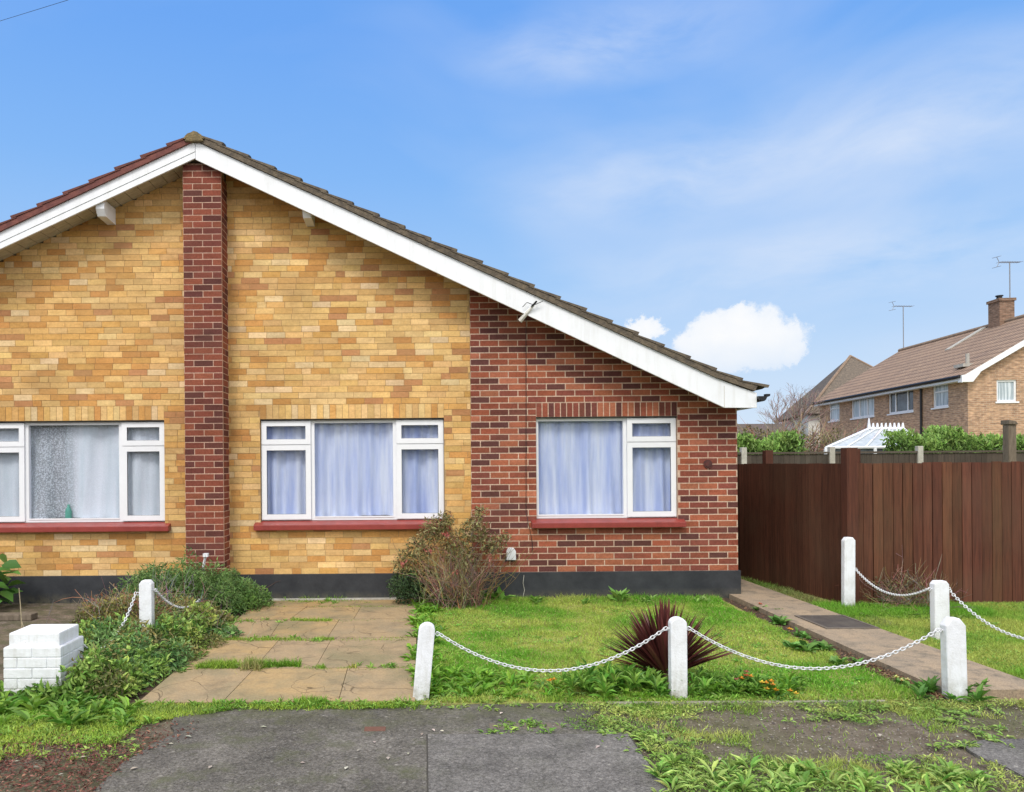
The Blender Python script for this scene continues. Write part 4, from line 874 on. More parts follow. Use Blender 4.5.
def weeds(name, label, pts, lens, c1=(.10, .24, .03), c2=(.24, .40, .06), nl=(7, 13), wid=.28, el=(.15, 1.0)):
    m = MB()
    for (x, y, z), l in zip(pts, lens): rosette(m, x, y, z, random.randint(*nl), l, l*wid, c1, c2, el)
    return tag(m.build(name, MT['leaf']), label, 'weeds', kind='stuff')
def band(n, px0, px1, py0, py1, z=0., cond=None):
    out = []
    while len(out) < n:
        px, py = random.uniform(px0, px1), random.uniform(py0, py1)
        if cond and not cond(px, py): continue
        p = gr(px, py, z); out.append((p.x, p.y, z))
    return out
# front edge weeds of lawn (dandelions)
P_ = band(110, 424, 660, 668, 699, 0, lambda a, b: b > 699-31*(.35+.65*vn(a, 0, .02, 3)) )+band(60, 412, 470, 600, 698, 0, lambda a, b: a < 436+12*math.sin(b*.2))+band(40, 700, 790, 682, 700)
P_ += [(random.uniform(-.03, .10), random.uniform(5.1, 8.8), 0) for _ in range(90)]
weeds('lawn_weeds', 'bright green leafy weeds along the front and left edges of the lawn', P_, [random.uniform(.06, .13) for _ in P_], (.10, .27, .025), (.26, .45, .05))
P_ = band(100, 420, 640, 672, 700)+band(60, 690, 800, 678, 702)
weeds('edge_sprouts', 'small pale green sprouts at the foot of the lawn edging', P_, [random.uniform(.03, .07) for _ in P_], (.14, .30, .04), (.30, .45, .09), (5, 9), .4, (.0, .6))
P_ = [(random.uniform(.05, 3.35), random.uniform(5.2, 8.8), 0) for _ in range(260)]; P_ = [p for p in P_ if vn(p[0], p[1], 2.2, 17) > .45]
weeds('clover_patches', 'small broad-leaved weeds and clover dotted through the lawn', P_, [random.uniform(.03, .055) for _ in P_], (.12, .32, .04), (.30, .50, .09), (6, 9), .5, (.1, .6))
# denser lush clump left of the red spiky plant
P_ = [(random.gauss(1.45, .20), random.uniform(5.12, 5.55), random.uniform(0, .10)) for _ in range(70)]
weeds('weed_clump', 'tall fresh green weed clump left of the red spiky plant', P_, [random.uniform(.07, .13) for _ in P_], (.10, .27, .035), (.28, .47, .08), (8, 14), .22, (.3, 1.3))
P_ = [(random.gauss(2.22, .17), random.uniform(5.12, 5.45), random.uniform(0, .07)) for _ in range(60)]
weeds('weed_clump', 'low green weed clump right of the red spiky plant under orange flowers', P_, [random.uniform(.05, .10) for _ in P_], (.09, .24, .03), (.24, .42, .07), (8, 14), .22, (.2, 1.2))
# verge grass and moss
m_ = MB(); x, y = uni(110000, 1.0, 5.0, 3.3, 5.0); d_ = fbm(x, y, 2.0, 31)+.16*(vn(x, y, 9, 3)-.5)
front = np.clip((y-4.62)/.3, 0, 1)*.22; near = -np.where((y > 4.08) & (y < 4.68) & (x > 1.55), .12, 0); mid = np.where((x < 2.0), .10, 0)
right = np.where(x > 3.05, np.where(y < 4.45, -1.2, .12), 0); leftb = np.where((x < 1.28) & (y < 4.55), -2, 0)
keep = rng.random(len(x)) < np.clip((d_+front+near+mid+right+leftb-.62)*4, .02, 1); keep &= ~((x < 1.28) & (y < 4.5)); keep &= ~((x > 3.05) & (y < 4.34)); x, y = x[keep], y[keep]
grass(m_, x, y, -.008, .012, .040, .0048, (.20, .36, .045), (.46, .50, .14), 33, .25, 1.1)
tag(m_.build('verge_grass', MT['grass']), 'patchy moss and short grass over the brown verge at the front right', 'grass', kind='stuff')
P_ = band(115, 655, 1000, 755, 800, 0, lambda a, b: b > 800-40*(.45+.55*vn(a, 0, .03, 7)) and a < 925+(b-740)*1.3)
weeds('verge_weeds', 'broad pale green strap-leaved weeds in the front right foreground', P_, [random.uniform(.05, .11) for _ in P_], (.14, .32, .05), (.48, .60, .17), (7, 12), .24, (.1, 1.0), )
P_ = band(150, 600, 1010, 705, 750, 0, lambda a, b: vn(a, b*3, .03, 12) > .46 and not (690 < a < 930 and b > 722))+band(36, 428, 640, 700, 711)+band(50, 600, 700, 735, 790, 0, lambda a, b: a > 610+(b-735)*1.1)+band(26, 905, 1010, 698, 716)
weeds('verge_sprouts', 'scattered small weeds over the bare soil of the front verge', P_, [random.uniform(.03, .06) for _ in P_], (.16, .30, .05), (.34, .46, .11), (6, 10), .35, (.0, .5))
P_ = band(26, 484, 562, 722, 735)
weeds('pavement_weeds', 'small green weeds growing over the sunken brick row in the pavement', P_, [random.uniform(.03, .055) for _ in P_], (.13, .30, .04), (.32, .46, .09), (6, 9), .35, (.0, .7))
P_ = band(14, 920, 985, 690, 706)
weeds('post_weeds', 'dark green leafy tuft at the foot of the wide white post', P_, [random.uniform(.08, .14) for _ in P_], (.06, .18, .03), (.16, .34, .05), (7, 12), .3, (.3, 1.2))
# left verge: grass, litter
m_ = MB(); x, y = uni(120000, -4.2, -.02, 3.4, 5.06)
lim = -1.78+.25*(y < 4.6)*0+.5*np.clip((y-4.72)/.2, 0, 1); inb = (x < lim+.16*(vn(x, y, 4, 4)-.5)) & (y > 4.06+.3*(vn(x, y, 3, 8)-.5)+.0*x)
strip = (y > 4.95+.10*(vn(x, y, 7, 9)-.5)) & (x < .0) & (vn(x, y, 5, 19) > .38); keep = inb | strip
keep &= rng.random(len(x)) < np.clip((fbm(x, y, 2.6, 41)-.28)*3+strip*.3+np.clip((y-4.4)/.3, -.3, .4), .05, 1); x, y = x[keep], y[keep]
grass(m_, x, y, .0, .012, .042, .0055, (.18, .42, .03), (.42, .54, .09), 43, .22, 1.2)
tag(m_.build('verge_grass', MT['grass']), 'lush bright green grass on the left verge beside the asphalt', 'grass', kind='stuff')
m_ = MB(); x, y = uni(15000, -4.0, -1.1, 3.4, 4.75); keep = (x < -1.60+.18*np.clip((y-4.15)/.3, 0, 1)+.12*(vn(x, y, 4, 5)-.5)) & (rng.random(len(x)) < np.clip((4.75-y)/.6, 0, 1)); x, y = x[keep], y[keep]; N = len(x)
a = rng.uniform(0, 6.28, N); d = np.stack([np.cos(a), np.sin(a), rng.normal(.1, .25, N)], 1)
m_.inst(SMALL, np.stack([x, y, rng.uniform(-.005, .018, N)], 1), leafmats(d, .012*rng.uniform(.5, 1.6, N), .026*rng.uniform(.5, 1.5, N)), mixcol((.10, .035, .028), (.24, .12, .085), rng.random(N)**1.6, .3))
tag(m_.build('leaf_litter', MT['matte']), 'dark reddish leaf litter in the lower left corner', 'leaf litter', kind='stuff')
m_ = MB(); P_ = [gr(px, py) for px, py in ((168, 746), (185, 738), (260, 729), (375, 745), (388, 759), (360, 752), (408, 757), (422, 735), (432, 731), (440, 733), (300, 765), (212, 768), (345, 772), (600, 748), (640, 700), (500, 716), (130, 772), (64, 776), (30, 770), (14, 764), (80, 760), (720, 760), (830, 742), (880, 736))]
P_ = np.array([tuple(p) for p in P_])+np.array([0, 0, .014]); N = len(P_); a = rng.uniform(0, 6.28, N)
m_.inst(SMALL, P_, leafmats(np.stack([np.cos(a), np.sin(a), np.zeros(N)+.02], 1), rng.uniform(.015, .035, N), rng.uniform(.025, .05, N), jit=.05), mixcol((.42, .38, .32), (.30, .26, .2), rng.random(N)))
tag(m_.build('fallen_leaves', MT['matte']), 'pale fallen leaves and chips scattered over the asphalt', 'fallen leaves', kind='stuff')
# left verge leafy weeds
P_ = band(60, -20, 120, 694, 735, 0, lambda a, b: b < 738-.13*a)+band(8, 120, 160, 712, 730)+band(26, -20, 80, 690, 712)
weeds('verge_weeds', 'broad green weeds at the foot of the white brick pillar', P_, [random.uniform(.07, .15) for _ in P_], (.08, .22, .025), (.26, .42, .06), (7, 12), .3, (.15, 1.0))
P_ = band(40, -20, 140, 725, 760)
weeds('verge_sprouts', 'sparse small weeds at the edge of the red leaf litter', P_, [random.uniform(.025, .06) for _ in P_], (.18, .32, .05), (.34, .46, .1), (6, 9), .4, (0, .6))
# grass in driveway joints
m_ = MB(); J = []
def joint(px0, px1, py, n, l0, l1, sp=.02, c1=(.16, .33, .03), c2=(.34, .46, .07)):
    a, b = gr(px0, py, .02), gr(px1, py, .02); t = rng.random(n); x = a.x+(b.x-a.x)*t; y = a.y+(b.y-a.y)*t+rng.normal(0, sp, n)
    k = vn(x, y, 7, 3) > .30; grass(m_, x[k], y[k], .012, l0, l1, .006, c1, c2, 5, .2, 1.0)
joint(200, 300, 667, 2600, .03, .085, .032); joint(240, 262, 668, 500, .04, .1, .05, (.30, .30, .10), (.4, .36, .15)); joint(318, 330, 668, 180, .02, .05); joint(350, 376, 667, 500, .02, .06, .03, (.26, .36, .05), (.5, .40, .1)); joint(205, 335, 640, 1500, .02, .05, .028)
joint(340, 410, 640, 500, .01, .03, .03); joint(150, 412, 668, 1500, .01, .03, .03); joint(215, 415, 621, 900, .01, .025, .03); joint(235, 415, 607, 900, .01, .03, .02); joint(222, 255, 621, 400, .015, .04, .03); joint(290, 332, 621, 700, .02, .05, .03); joint(275, 385, 602, 900, .015, .045, .05); joint(300, 345, 600, 300, .03, .08, .02)
joint(380, 410, 638, 120, .01, .03); joint(130, 415, 706, 2600, .008, .028, .035); joint(135, 240, 708, 1300, .01, .03, .04, (.14, .25, .05), (.26, .36, .09)); joint(295, 330, 702, 500, .02, .06, .03); joint(395, 412, 702, 200, .02, .06)
for (p0, p1, q, n_) in ((200, 300, 667, 26), (205, 335, 640, 18), (340, 410, 667, 10), (280, 340, 602, 8), (135, 412, 705, 40), (225, 330, 621, 10)):
    for _ in range(n_): g_ = gr(random.uniform(p0, p1), q+random.uniform(-2, 2), .02); rosette(m_, g_.x, g_.y, .015, 8, random.uniform(.03, .06), .014, (.13, .32, .04), (.34, .5, .1), (.1, 1.1), .2)
tag(m_.build('joint_grass', MT['grass']), 'tufts of grass growing in the joints of the tan driveway', 'grass', kind='stuff')
# slim verge between path and side fence
m_ = MB(); t = rng.random(9000); x = 4.36+(4.66-4.36)*rng.random(9000); y = 7.2+t*6; keep = (x < 4.80-.139*(y-8.4)) & (vn(x, y, 5, 2) > .25); x, y = x[keep], y[keep]
grass(m_, x, y, 0, .02, .06, .006, (.13, .24, .04), (.30, .30, .12), 9, .25, 1.1); tag(m_.build('fence_foot_grass', MT['grass']), 'scruffy grass strip between the path and the side run of the brown fence', 'grass', kind='stuff')
m_ = MB(); x, y = uni(5000, 3.42, 3.58, 5.06, 8.85); x += (y-5.06)*.022; N = len(x); a = rng.uniform(0, 6.28, N)
k = rng.random(N) < np.clip((6.6-y)/1.2, .1, 1); x, y, a = x[k], y[k], a[k]; N = len(x)
m_.inst(SMALL, np.stack([x, y, rng.uniform(0, .02, N)], 1), leafmats(np.stack([np.cos(a), np.sin(a), rng.normal(.1, .3, N)], 1), .012, .022), mixcol((.13, .06, .035), (.26, .17, .1), rng.random(N)))
tag(m_.build('leaf_litter', MT['matte']), 'brown leaf litter along the left edge of the concrete path', 'leaf litter', kind='stuff')

def litterleaf(name, label, N, x0, x1, y0, y1, cond, c1, c2, l=.02, zt=.02, zb=.0):
    x, y = uni(N, x0, x1, y0, y1); k = cond(x, y); x, y = x[k], y[k]; n = len(x); a = rng.uniform(0, 6.28, n); e = rng.uniform(-.1, .9, n)
    cl = vn(x, y, 8, 6); d = np.stack([np.cos(a)*np.cos(e), np.sin(a)*np.cos(e), np.sin(e)], 1); m = MB()
    m.inst(SMALL, np.stack([x, y, zb+rng.uniform(0, zt, n)*(.4+cl)], 1), leafmats(d, l*.5*rng.uniform(.6, 1.3, n), l*rng.uniform(.6, 1.6, n)*(.6+.8*cl)), mixcol(c1, c2, (fbm(x, y, 5, 3)-.3)*2.2, .28))
    return tag(m.build(name, MT['leaf']), label, 'weeds', kind='stuff')
litterleaf('mat_weeds', 'mat of tiny-leaved weeds on the left verge and along the front of the driveway', 30000, -4.2, 0, 4.1, 5.08, lambda x, y: ((x < -1.75+.5*np.clip((y-4.72)/.2, 0, 1)+.16*(vn(x, y, 4, 4)-.5)) | (y > 4.93)) & (fbm(x, y, 3.2, 77) > .42) & (y > 4.2+.3*vn(x, y, 3, 8)), (.12, .30, .03), (.38, .50, .10), .024)
litterleaf('mat_weeds', 'mat of moss and tiny-leaved weeds patched over the right verge', 42000, .9, 5.0, 3.4, 5.02, lambda x, y: (fbm(x, y, 2.3, 31)+np.clip((y-4.7)/.3, 0, 1)*.12-.14*((y > 4.08) & (y < 4.68) & (x > 1.6))+.12*(x < 1.9) > .54) & ~((x < 1.26) & (y < 4.5)) & ~((x > 3.05) & (y < 4.34)), (.14, .27, .04), (.42, .48, .12), .020)
litterleaf('mat_weeds', 'tiny broad leaves scattered through the lawn grass', 26000, 0, 3.5, 5.06, 8.85, lambda x, y: fbm(x, y, 2.0, 55)+.25*np.clip((5.6-y)/.5, 0, 1) > .50, (.13, .34, .035), (.34, .52, .09), .022, .025)
litterleaf('mat_weeds', 'tiny broad leaves scattered through the grass by the brown fence', 16000, 4.35, 7.5, 5.15, 8.4, lambda x, y: fbm(x, y, 2.0, 65)+.2*np.clip((y-7.6)/.5, 0, 1) > .50, (.13, .32, .035), (.34, .48, .10), .024, .03)
# loose stones on the verge
n = 2200; x, y = uni(n, 1.3, 4.8, 3.5, 4.95); m_ = MB(); a = rng.uniform(0, 6.28, n)
m_.inst(([(-.5, -.4, 0), (.5, -.3, 0), (.4, .5, 0), (-.4, .4, 0), (-.1, 0, .5)], [(0, 1, 4), (1, 2, 4), (2, 3, 4), (3, 0, 4)]), np.stack([x, y, np.full(n, -.008)], 1), leafmats(np.stack([np.cos(a), np.sin(a), a*0], 1), .010*rng.uniform(.4, 1.6, n), .012*rng.uniform(.4, 1.5, n), jit=.1), mixcol((.12, .105, .09), (.36, .33, .28), rng.random(n)**3))
tag(m_.build('loose_stones', MT['matte']), 'small loose stones on the bare soil of the verge', 'stones', kind='stuff')
# ---- mounded foliage
def mound(m, N, cx, cy, rx, ry, h, leaf, c1, c2, tpl=LEAF, w=.4, seed=0, jit=.2, up=.5, shell=.45, rot=0, csc=4):
    r = np.sqrt(rng.random(N)); th = rng.uniform(0, 6.283, N); ux, uy = r*np.cos(th), r*np.sin(th)
    x = cx+rx*ux*math.cos(rot)-ry*uy*math.sin(rot); y = cy+rx*ux*math.sin(rot)+ry*uy*math.cos(rot)
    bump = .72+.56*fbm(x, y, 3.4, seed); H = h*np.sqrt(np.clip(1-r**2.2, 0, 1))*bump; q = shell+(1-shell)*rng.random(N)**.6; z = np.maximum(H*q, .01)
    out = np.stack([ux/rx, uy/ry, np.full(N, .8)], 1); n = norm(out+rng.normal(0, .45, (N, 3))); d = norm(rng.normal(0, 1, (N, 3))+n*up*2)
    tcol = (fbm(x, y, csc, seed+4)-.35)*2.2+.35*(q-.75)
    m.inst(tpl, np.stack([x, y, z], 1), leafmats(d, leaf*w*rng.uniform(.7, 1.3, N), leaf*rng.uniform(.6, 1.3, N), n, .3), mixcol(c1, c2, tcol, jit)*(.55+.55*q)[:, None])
def twigs(m, n, base, spread, h, r, col, curl=.3, spr_base=.05, seg=5, fork=2):
    for i in range(n):
        b = Vector(base)+Vector((random.gauss(0, spr_base), random.gauss(0, spr_base), 0)); d = Vector((random.gauss(0, spread), random.gauss(0, spread), 1)).normalized()
        L = h*random.uniform(.6, 1.1); pts = [b]; 
        for k in range(seg): d = (d+Vector((random.gauss(0, curl), random.gauss(0, curl), random.gauss(0, curl*.5)))).normalized(); pts.append(pts[-1]+d*L/seg)
        c = tuple(x*random.uniform(.6, 1.35) for x in col); m.tube(pts, [r*(1-.7*k/seg) for k in range(seg+1)], 3, c, False)
        for f in range(fork):
            k = random.randint(1, seg-1); dd_ = (d+Vector((random.gauss(0, .7), random.gauss(0, .7), random.gauss(.1, .5)))).normalized(); q = [pts[k]]
            for _ in range(3): q.append(q[-1]+dd_*L*.13); dd_ = (dd_+Vector((random.gauss(0, .3),)*3)).normalized()
            m.tube(q, [r*.6, r*.5, r*.4, r*.2], 3, c, False)
# bush by the pier
SB = thing('trailing_shrub', 'spreading grey-green shrub against the foot of the brick pier', 'shrub', (-2.3, 8.15, 0))
m_ = MB(); GG1, GG2 = (.09, .18, .05), (.28, .42, .14)
rq = random.Random(21)
for i in range(46):
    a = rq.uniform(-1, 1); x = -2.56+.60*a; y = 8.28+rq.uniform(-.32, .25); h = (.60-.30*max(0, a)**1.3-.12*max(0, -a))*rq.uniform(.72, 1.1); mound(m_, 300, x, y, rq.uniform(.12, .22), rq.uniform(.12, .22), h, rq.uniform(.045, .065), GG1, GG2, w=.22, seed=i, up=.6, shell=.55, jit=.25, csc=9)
for i in range(16): mound(m_, 160, -2.02+rq.uniform(-.2, .22), 8.45+rq.uniform(-.2, .2), .14, .13, rq.uniform(.12, .26), .05, GG1, (.26, .44, .10), w=.25, seed=i, shell=.3)
m_.build('foliage', MT['leaf'], SB); m_ = MB(); twigs(m_, 60, (-2.4, 8.3, 0), .6, .55, .006, (.12, .09, .06), spr_base=.12); m_.build('stem', MT['twig'], SB)
# ground cover of the bed
m_ = MB(); rs_ = random.Random(5)
for i in range(64):
    y = 5.2+3.0*rs_.random(); xr = -1.99+.07*math.sin(y*3)+.10*max(0, min(1, (y-5.7)/.5))-.24*max(0, y-7.0)-.24*max(0, 5.7-y); x = rs_.uniform(-2.90 if y > 5.7 else -2.5, xr); e = min(1, (xr-x)/.35)
    h = (.13+.17*e)*rs_.uniform(.7, 1.25); brown = rs_.random() < (.22 if y < 6.6 else .6)
    c1, c2 = ((.14, .15, .05), (.40, .36, .13)) if brown else rs_.choice((((.09, .21, .04), (.34, .50, .11)), ((.10, .22, .06), (.30, .44, .16)), ((.13, .24, .04), (.42, .50, .12))))
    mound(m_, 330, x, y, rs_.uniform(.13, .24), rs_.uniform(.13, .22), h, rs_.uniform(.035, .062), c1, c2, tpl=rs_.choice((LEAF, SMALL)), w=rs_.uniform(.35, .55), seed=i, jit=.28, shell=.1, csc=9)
for i in range(120):
    y = 5.15+2.6*rs_.random(); x = rs_.uniform(-2.85 if y > 5.7 else -2.5, -1.97-.4*max(0, 5.7-y)); rosette(m_, x, y, .10+.12*rs_.random()*(x < -2.05), 9, rs_.uniform(.05, .10), rs_.uniform(.02, .04), (.10, .24, .04), (.36, .50, .12), (.1, 1.2), .25)
for i in range(40):
    y = 5.8+2.3*rs_.random(); rosette(m_, -1.93+.08*rs_.random()-.16*max(0, y-7.2), y, .01, 8, .06, .028, (.10, .22, .04), (.30, .44, .10), (.0, .8), .25)
twigs(m_, 60, (-2.4, 6.8, .05), .8, .42, .003, (.36, .28, .2), .35, .35)
mound(m_, 500, -2.50, 5.20, .30, .18, .12, .06, (.08, .2, .03), (.28, .42, .08), w=.45, seed=16, shell=.2)
tag(m_.build('bed_ground_cover', MT['leaf']), 'tangled green ground cover spilling over the left edge of the driveway', 'ground cover', kind='stuff')
DW = thing('dry_shrub', 'half-dead twiggy shrub with yellow-green leaves behind the white brick pillar', 'shrub', (-2.72, 6.75, 0))
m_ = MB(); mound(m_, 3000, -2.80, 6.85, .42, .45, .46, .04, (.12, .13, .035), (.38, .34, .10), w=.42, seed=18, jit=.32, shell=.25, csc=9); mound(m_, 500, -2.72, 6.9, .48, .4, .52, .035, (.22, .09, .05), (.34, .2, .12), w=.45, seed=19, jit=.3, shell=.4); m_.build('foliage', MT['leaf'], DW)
m_ = MB(); twigs(m_, 110, (-2.78, 6.9, .02), .8, .62, .0045, (.34, .25, .17), .35, .14); twigs(m_, 30, (-2.55, 7.6, .02), .5, .55, .004, (.25, .22, .2), .3, .12); m_.build('twig', MT['twig'], DW)
m_ = MB()   # bramble arch over the pillar
bp = [gr(26, 640, .0)+Vector((0, 0, 0))]; bp = [at(23, 648, 5.9), at(22, 628, 5.9), at(20.5, 605, 5.9), at(19, 588, 5.9)]; m_.tube(bp, [.005, .005, .004, .003], 4, (.36, .30, .2)); m_.tube([bp[1]+Vector((0, 0, .05)), at(27, 640, 5.85), at(31, 655, 5.8)], .003, 4, (.36, .3, .2))
tag(m_.build('bramble', MT['twig'], None, (bp[0].x, bp[0].y, 0)), 'thin pale dead stem rising behind the white brick pillar', 'bramble')
# large-leaved plant on the far left
LP = thing('large_leaf_plant', 'dark glossy large-leaved plant at the left edge against the wall', 'plant', (-5.0, 8.55, 0))
m_ = MB(); N = 46; cen = Vector((-5.00, 8.5, .1))
for i in range(N):
    a = random.uniform(0, 6.28); h_ = random.uniform(.1, .62); r_ = random.uniform(.05, .26); d = np.array([[math.cos(a), math.sin(a)*.8-.2, random.uniform(-.5, .35)]])
    m_.inst(LEAF, np.array([[cen.x+r_*math.cos(a), cen.y+r_*math.sin(a), h_]]), leafmats(d, .19, random.uniform(.19, .28), jit=.3), mixcol((.045, .14, .03), (.13, .30, .06), [random.random()], .15))
m_.build('foliage', MT['leaf'], LP, smooth=True); m_ = MB(); twigs(m_, 12, (cen.x, cen.y, 0), .3, .55, .009, (.10, .16, .05), .1, .05, fork=0); m_.build('stem', MT['twig'], LP)
pw = at(17, 612, 7.9); m_ = MB(); m_.box(-5.7, pw.x+.16, 7.88, 8.02, .006, .07); tag(m_.build('timber_plank', MT['timber'], None, (-4.9, 7.95, 0), bevel=.008), 'grey timber plank lying on the neighbouring drive near the wall', 'plank')
# shrub with dry twigs in front of the party of walls
SH = thing('flowering_shrub', 'straggly shrub with dry brown stems and faded pink flowers between the two windows', 'shrub', (.42, 8.6, 0))
m_ = MB(); twigs(m_, 170, (.34, 8.60, 0), .34, .62, .0048, (.38, .27, .165), .22, .13); twigs(m_, 80, (.48, 8.52, 0), .42, .80, .0042, (.22, .155, .10), .22, .12, fork=2); twigs(m_, 45, (.60, 8.6, .0), .55, 1.0, .004, (.21, .15, .10), .18, .10, fork=3); m_.build('dry_stem', MT['twig'], SH)
def cloud(m, N, c, r, leaf, c1, c2, w=.45, jit=.25):
    p = rng.normal(0, 1, (N, 3)); p = norm(p)*rng.random((N, 1))**.4*np.array(r); n = norm(p+rng.normal(0, .3, (N, 3)))
    m.inst(SMALL, np.array(c)+p, leafmats(norm(rng.normal(0, 1, (N, 3))), leaf*w*rng.uniform(.6, 1.3, N), leaf*rng.uniform(.6, 1.3, N), n), mixcol(c1, c2, rng.random(N), jit))
m_ = MB(); cloud(m_, 2000, (-.17, 8.58, .22), (.22, .18, .21), .038, (.035, .075, .03), (.09, .15, .055))
for (px, py, n, r) in ((405, 563, 350, .16), (420, 548, 420, .17), (434, 530, 420, .16), (455, 545, 450, .20), (475, 530, 400, .17), (492, 545, 300, .15), (425, 575, 300, .16), (446, 520, 180, .10), (466, 560, 250, .17), (505, 538, 60, .08), (480, 512, 70, .09)):
    c = at(px, py, 8.62); cloud(m_, int(n*1.35), c, (r, .15, r), .046, (.13, .13, .05), (.36, .33, .14), jit=.38); cloud(m_, n//2, c, (r, .15, r), .03, (.28, .10, .07), (.42, .24, .16), jit=.3)
cloud(m_, 700, (.30, 8.5, .07), (.25, .15, .1), .04, (.05, .10, .03), (.16, .22, .06))
m_.build('foliage', MT['leaf'], SH)
for (px, py) in ((403, 564), (456, 572), (490, 557), (428, 551), (446, 534)):
    c = at(px, py, 8.46); m_ = MB(); cloud(m_, 16, c, (.035, .03, .03), .045, (.45, .10, .09), (.55, .2, .17), .7, .15); m_.build('flower', MT['leaf'], SH)
# cordyline
CD = thing('cordyline', 'dark red spiky sword-leaved plant behind the middle white post', 'plant', (1.84, 5.48, 0))
m_ = MB(); N = 270; az = rng.uniform(0, 6.283, N); el = rng.uniform(.40, 1.52, N)+rng.normal(0, .08, N)*0; el = np.clip(el, .3, 1.5); L = .56*rng.uniform(.70, 1.1, N)*(1-.06*np.sin(el))
for i in range(N):
    d = np.array([math.cos(az[i])*math.cos(el[i]), math.sin(az[i])*math.cos(el[i])*(.8 if math.sin(az[i]) > 0 else .36), math.sin(el[i])]); d /= np.linalg.norm(d); s_ = np.cross(d, [0, 0, 1]); s_ /= np.linalg.norm(s_); u_ = np.cross(s_, d)
    b = np.array([1.79, 5.46, .04])+d*.03; V = []; w_ = random.uniform(.013, .020)
    for t, ww in ((0, .6), (.25, 1), (.55, .95), (.8, .55), (1, .03)):
        p = b+d*L[i]*t+np.array([0, 0, -.06*t*t*math.cos(el[i])]); V += [p-s_*w_*ww+u_*w_*ww*.5, p, p+s_*w_*ww+u_*w_*ww*.5]
    k = random.uniform(.5, 1.7); m_.add(V, [(3*q+e, 3*q+e+1, 3*q+e+4, 3*q+e+3) for q in range(4) for e in (0, 1)], (.115*k, .034*k, .030*k))
m_.build('sword_leaf_tuft', MA('dark_red_leaf', .4, .4, .2, 50, 0, 0, transl=.15), CD)
m_ = MB(); m_.tube([(1.79, 5.46, -.02), (1.79, 5.46, .12)], [.04, .03], 8, (.12, .08, .06)); m_.build('stem', MT['twig'], CD)
# flowering plants
def flower(m, c, r, col, cc):
    n = 6; 
    for i in range(n):
        a = i*6.283/n+random.random()*.3; d = np.array([[math.cos(a), math.sin(a)-.5, .35]]); m.inst(SMALL, np.array([c]), leafmats(d, r*.75, r, jit=.1), mixcol(col, col, [0], .12))
    m.tube([(c[0], c[1], c[2]-.002), (c[0], c[1]-.004, c[2]+.006)], r*.22, 6, cc)
def fplant(px, py, fl, label, leaf=.06, n=16, c1=(.06, .17, .03), c2=(.16, .32, .05), spread=.06, cat='plant', name='flowering_plant', wid=.45, el=(.1, 1.0), group=None, z=.0):
    p = gr(px, py, z); t = thing(name, label, cat, (p.x, p.y, z), group=group); m = MB()
    for i in range(3): rosette(m, p.x+random.gauss(0, spread), p.y+random.gauss(0, spread), z, n//2, leaf, leaf*wid, c1, c2, el)
    m.build('foliage', MT['leaf'], t)
    for (dx, dz, col) in fl:
        f = MB(); flower(f, (p.x+dx, p.y-.05+random.uniform(-.02, .02), z+dz), .026, col, (.35, .18, .02)); f.tube([(p.x+dx*.6, p.y, z), (p.x+dx, p.y-.05, z+dz)], .002, 4, (.10, .2, .04)); f.build('flower', MT['leaf'], t)
OR, YE, RD, PK = (.85, .33, .02), (.85, .6, .06), (.55, .04, .05), (.40, .05, .10)
fplant(742, 690, [(0, .12, RD), (-.03, .10, OR), (.04, .11, OR), (-.06, .09, PK), (.01, .14, PK)], 'flowering plant with red and orange heads nearest the middle post', spread=.05)
fplant(764, 696, [(0, .10, OR), (.04, .09, OR), (.02, .12, OR), (-.04, .11, YE), (.05, .06, OR), (.0, .06, YE)], 'flowering plant with the densest cluster of orange flowers at the lawn front', spread=.05)
fplant(787, 698, [(.0, .06, OR), (.03, .05, YE)], 'small plant with one or two orange flowers at the end of the lawn bed', .05, 10)
fplant(552, 688, [(.0, .08, OR), (-.03, .07, OR)], 'orange flower among the weeds midway along the front of the lawn', .06, 10)
fplant(757, 608, [(.0, .06, RD), (.02, .05, RD)], 'small plant with a red flower at the corner of the house by the path', .06, 12)
fplant(786, 634, [(.0, .06, OR), (.03, .05, YE)], 'orange flower beside the left edge of the path', .06, 12)
fplant(893, 684, [(.0, .06, (.75, .75, .25)), (.03, .04, (.75, .75, .3)), (.06, .05, (.75, .75, .3))], 'pale yellow primrose near the front end of the path', .07, 14)
for (px, py, lf, lb) in ((772, 623, .09, 'leafy green plant in the border level with the far edge of the manhole cover'), (805, 650, .10, 'large leafy clump in the border halfway along the path'), (828, 652, .09, 'round-leaved clump just right of the large one in the path border'), (845, 665, .07, 'small leafy plant below the chain at the path border'), (768, 612, .07, 'small leafy plant in the border just in front of the house corner'), (800, 638, .06, 'little green plant between the orange flower and the large leafy clump')):
    fplant(px, py, [], lb, lf*1.25, 24, c1=(.07, .19, .03), c2=(.19, .36, .08), spread=.05, name='border_plant', wid=.55)
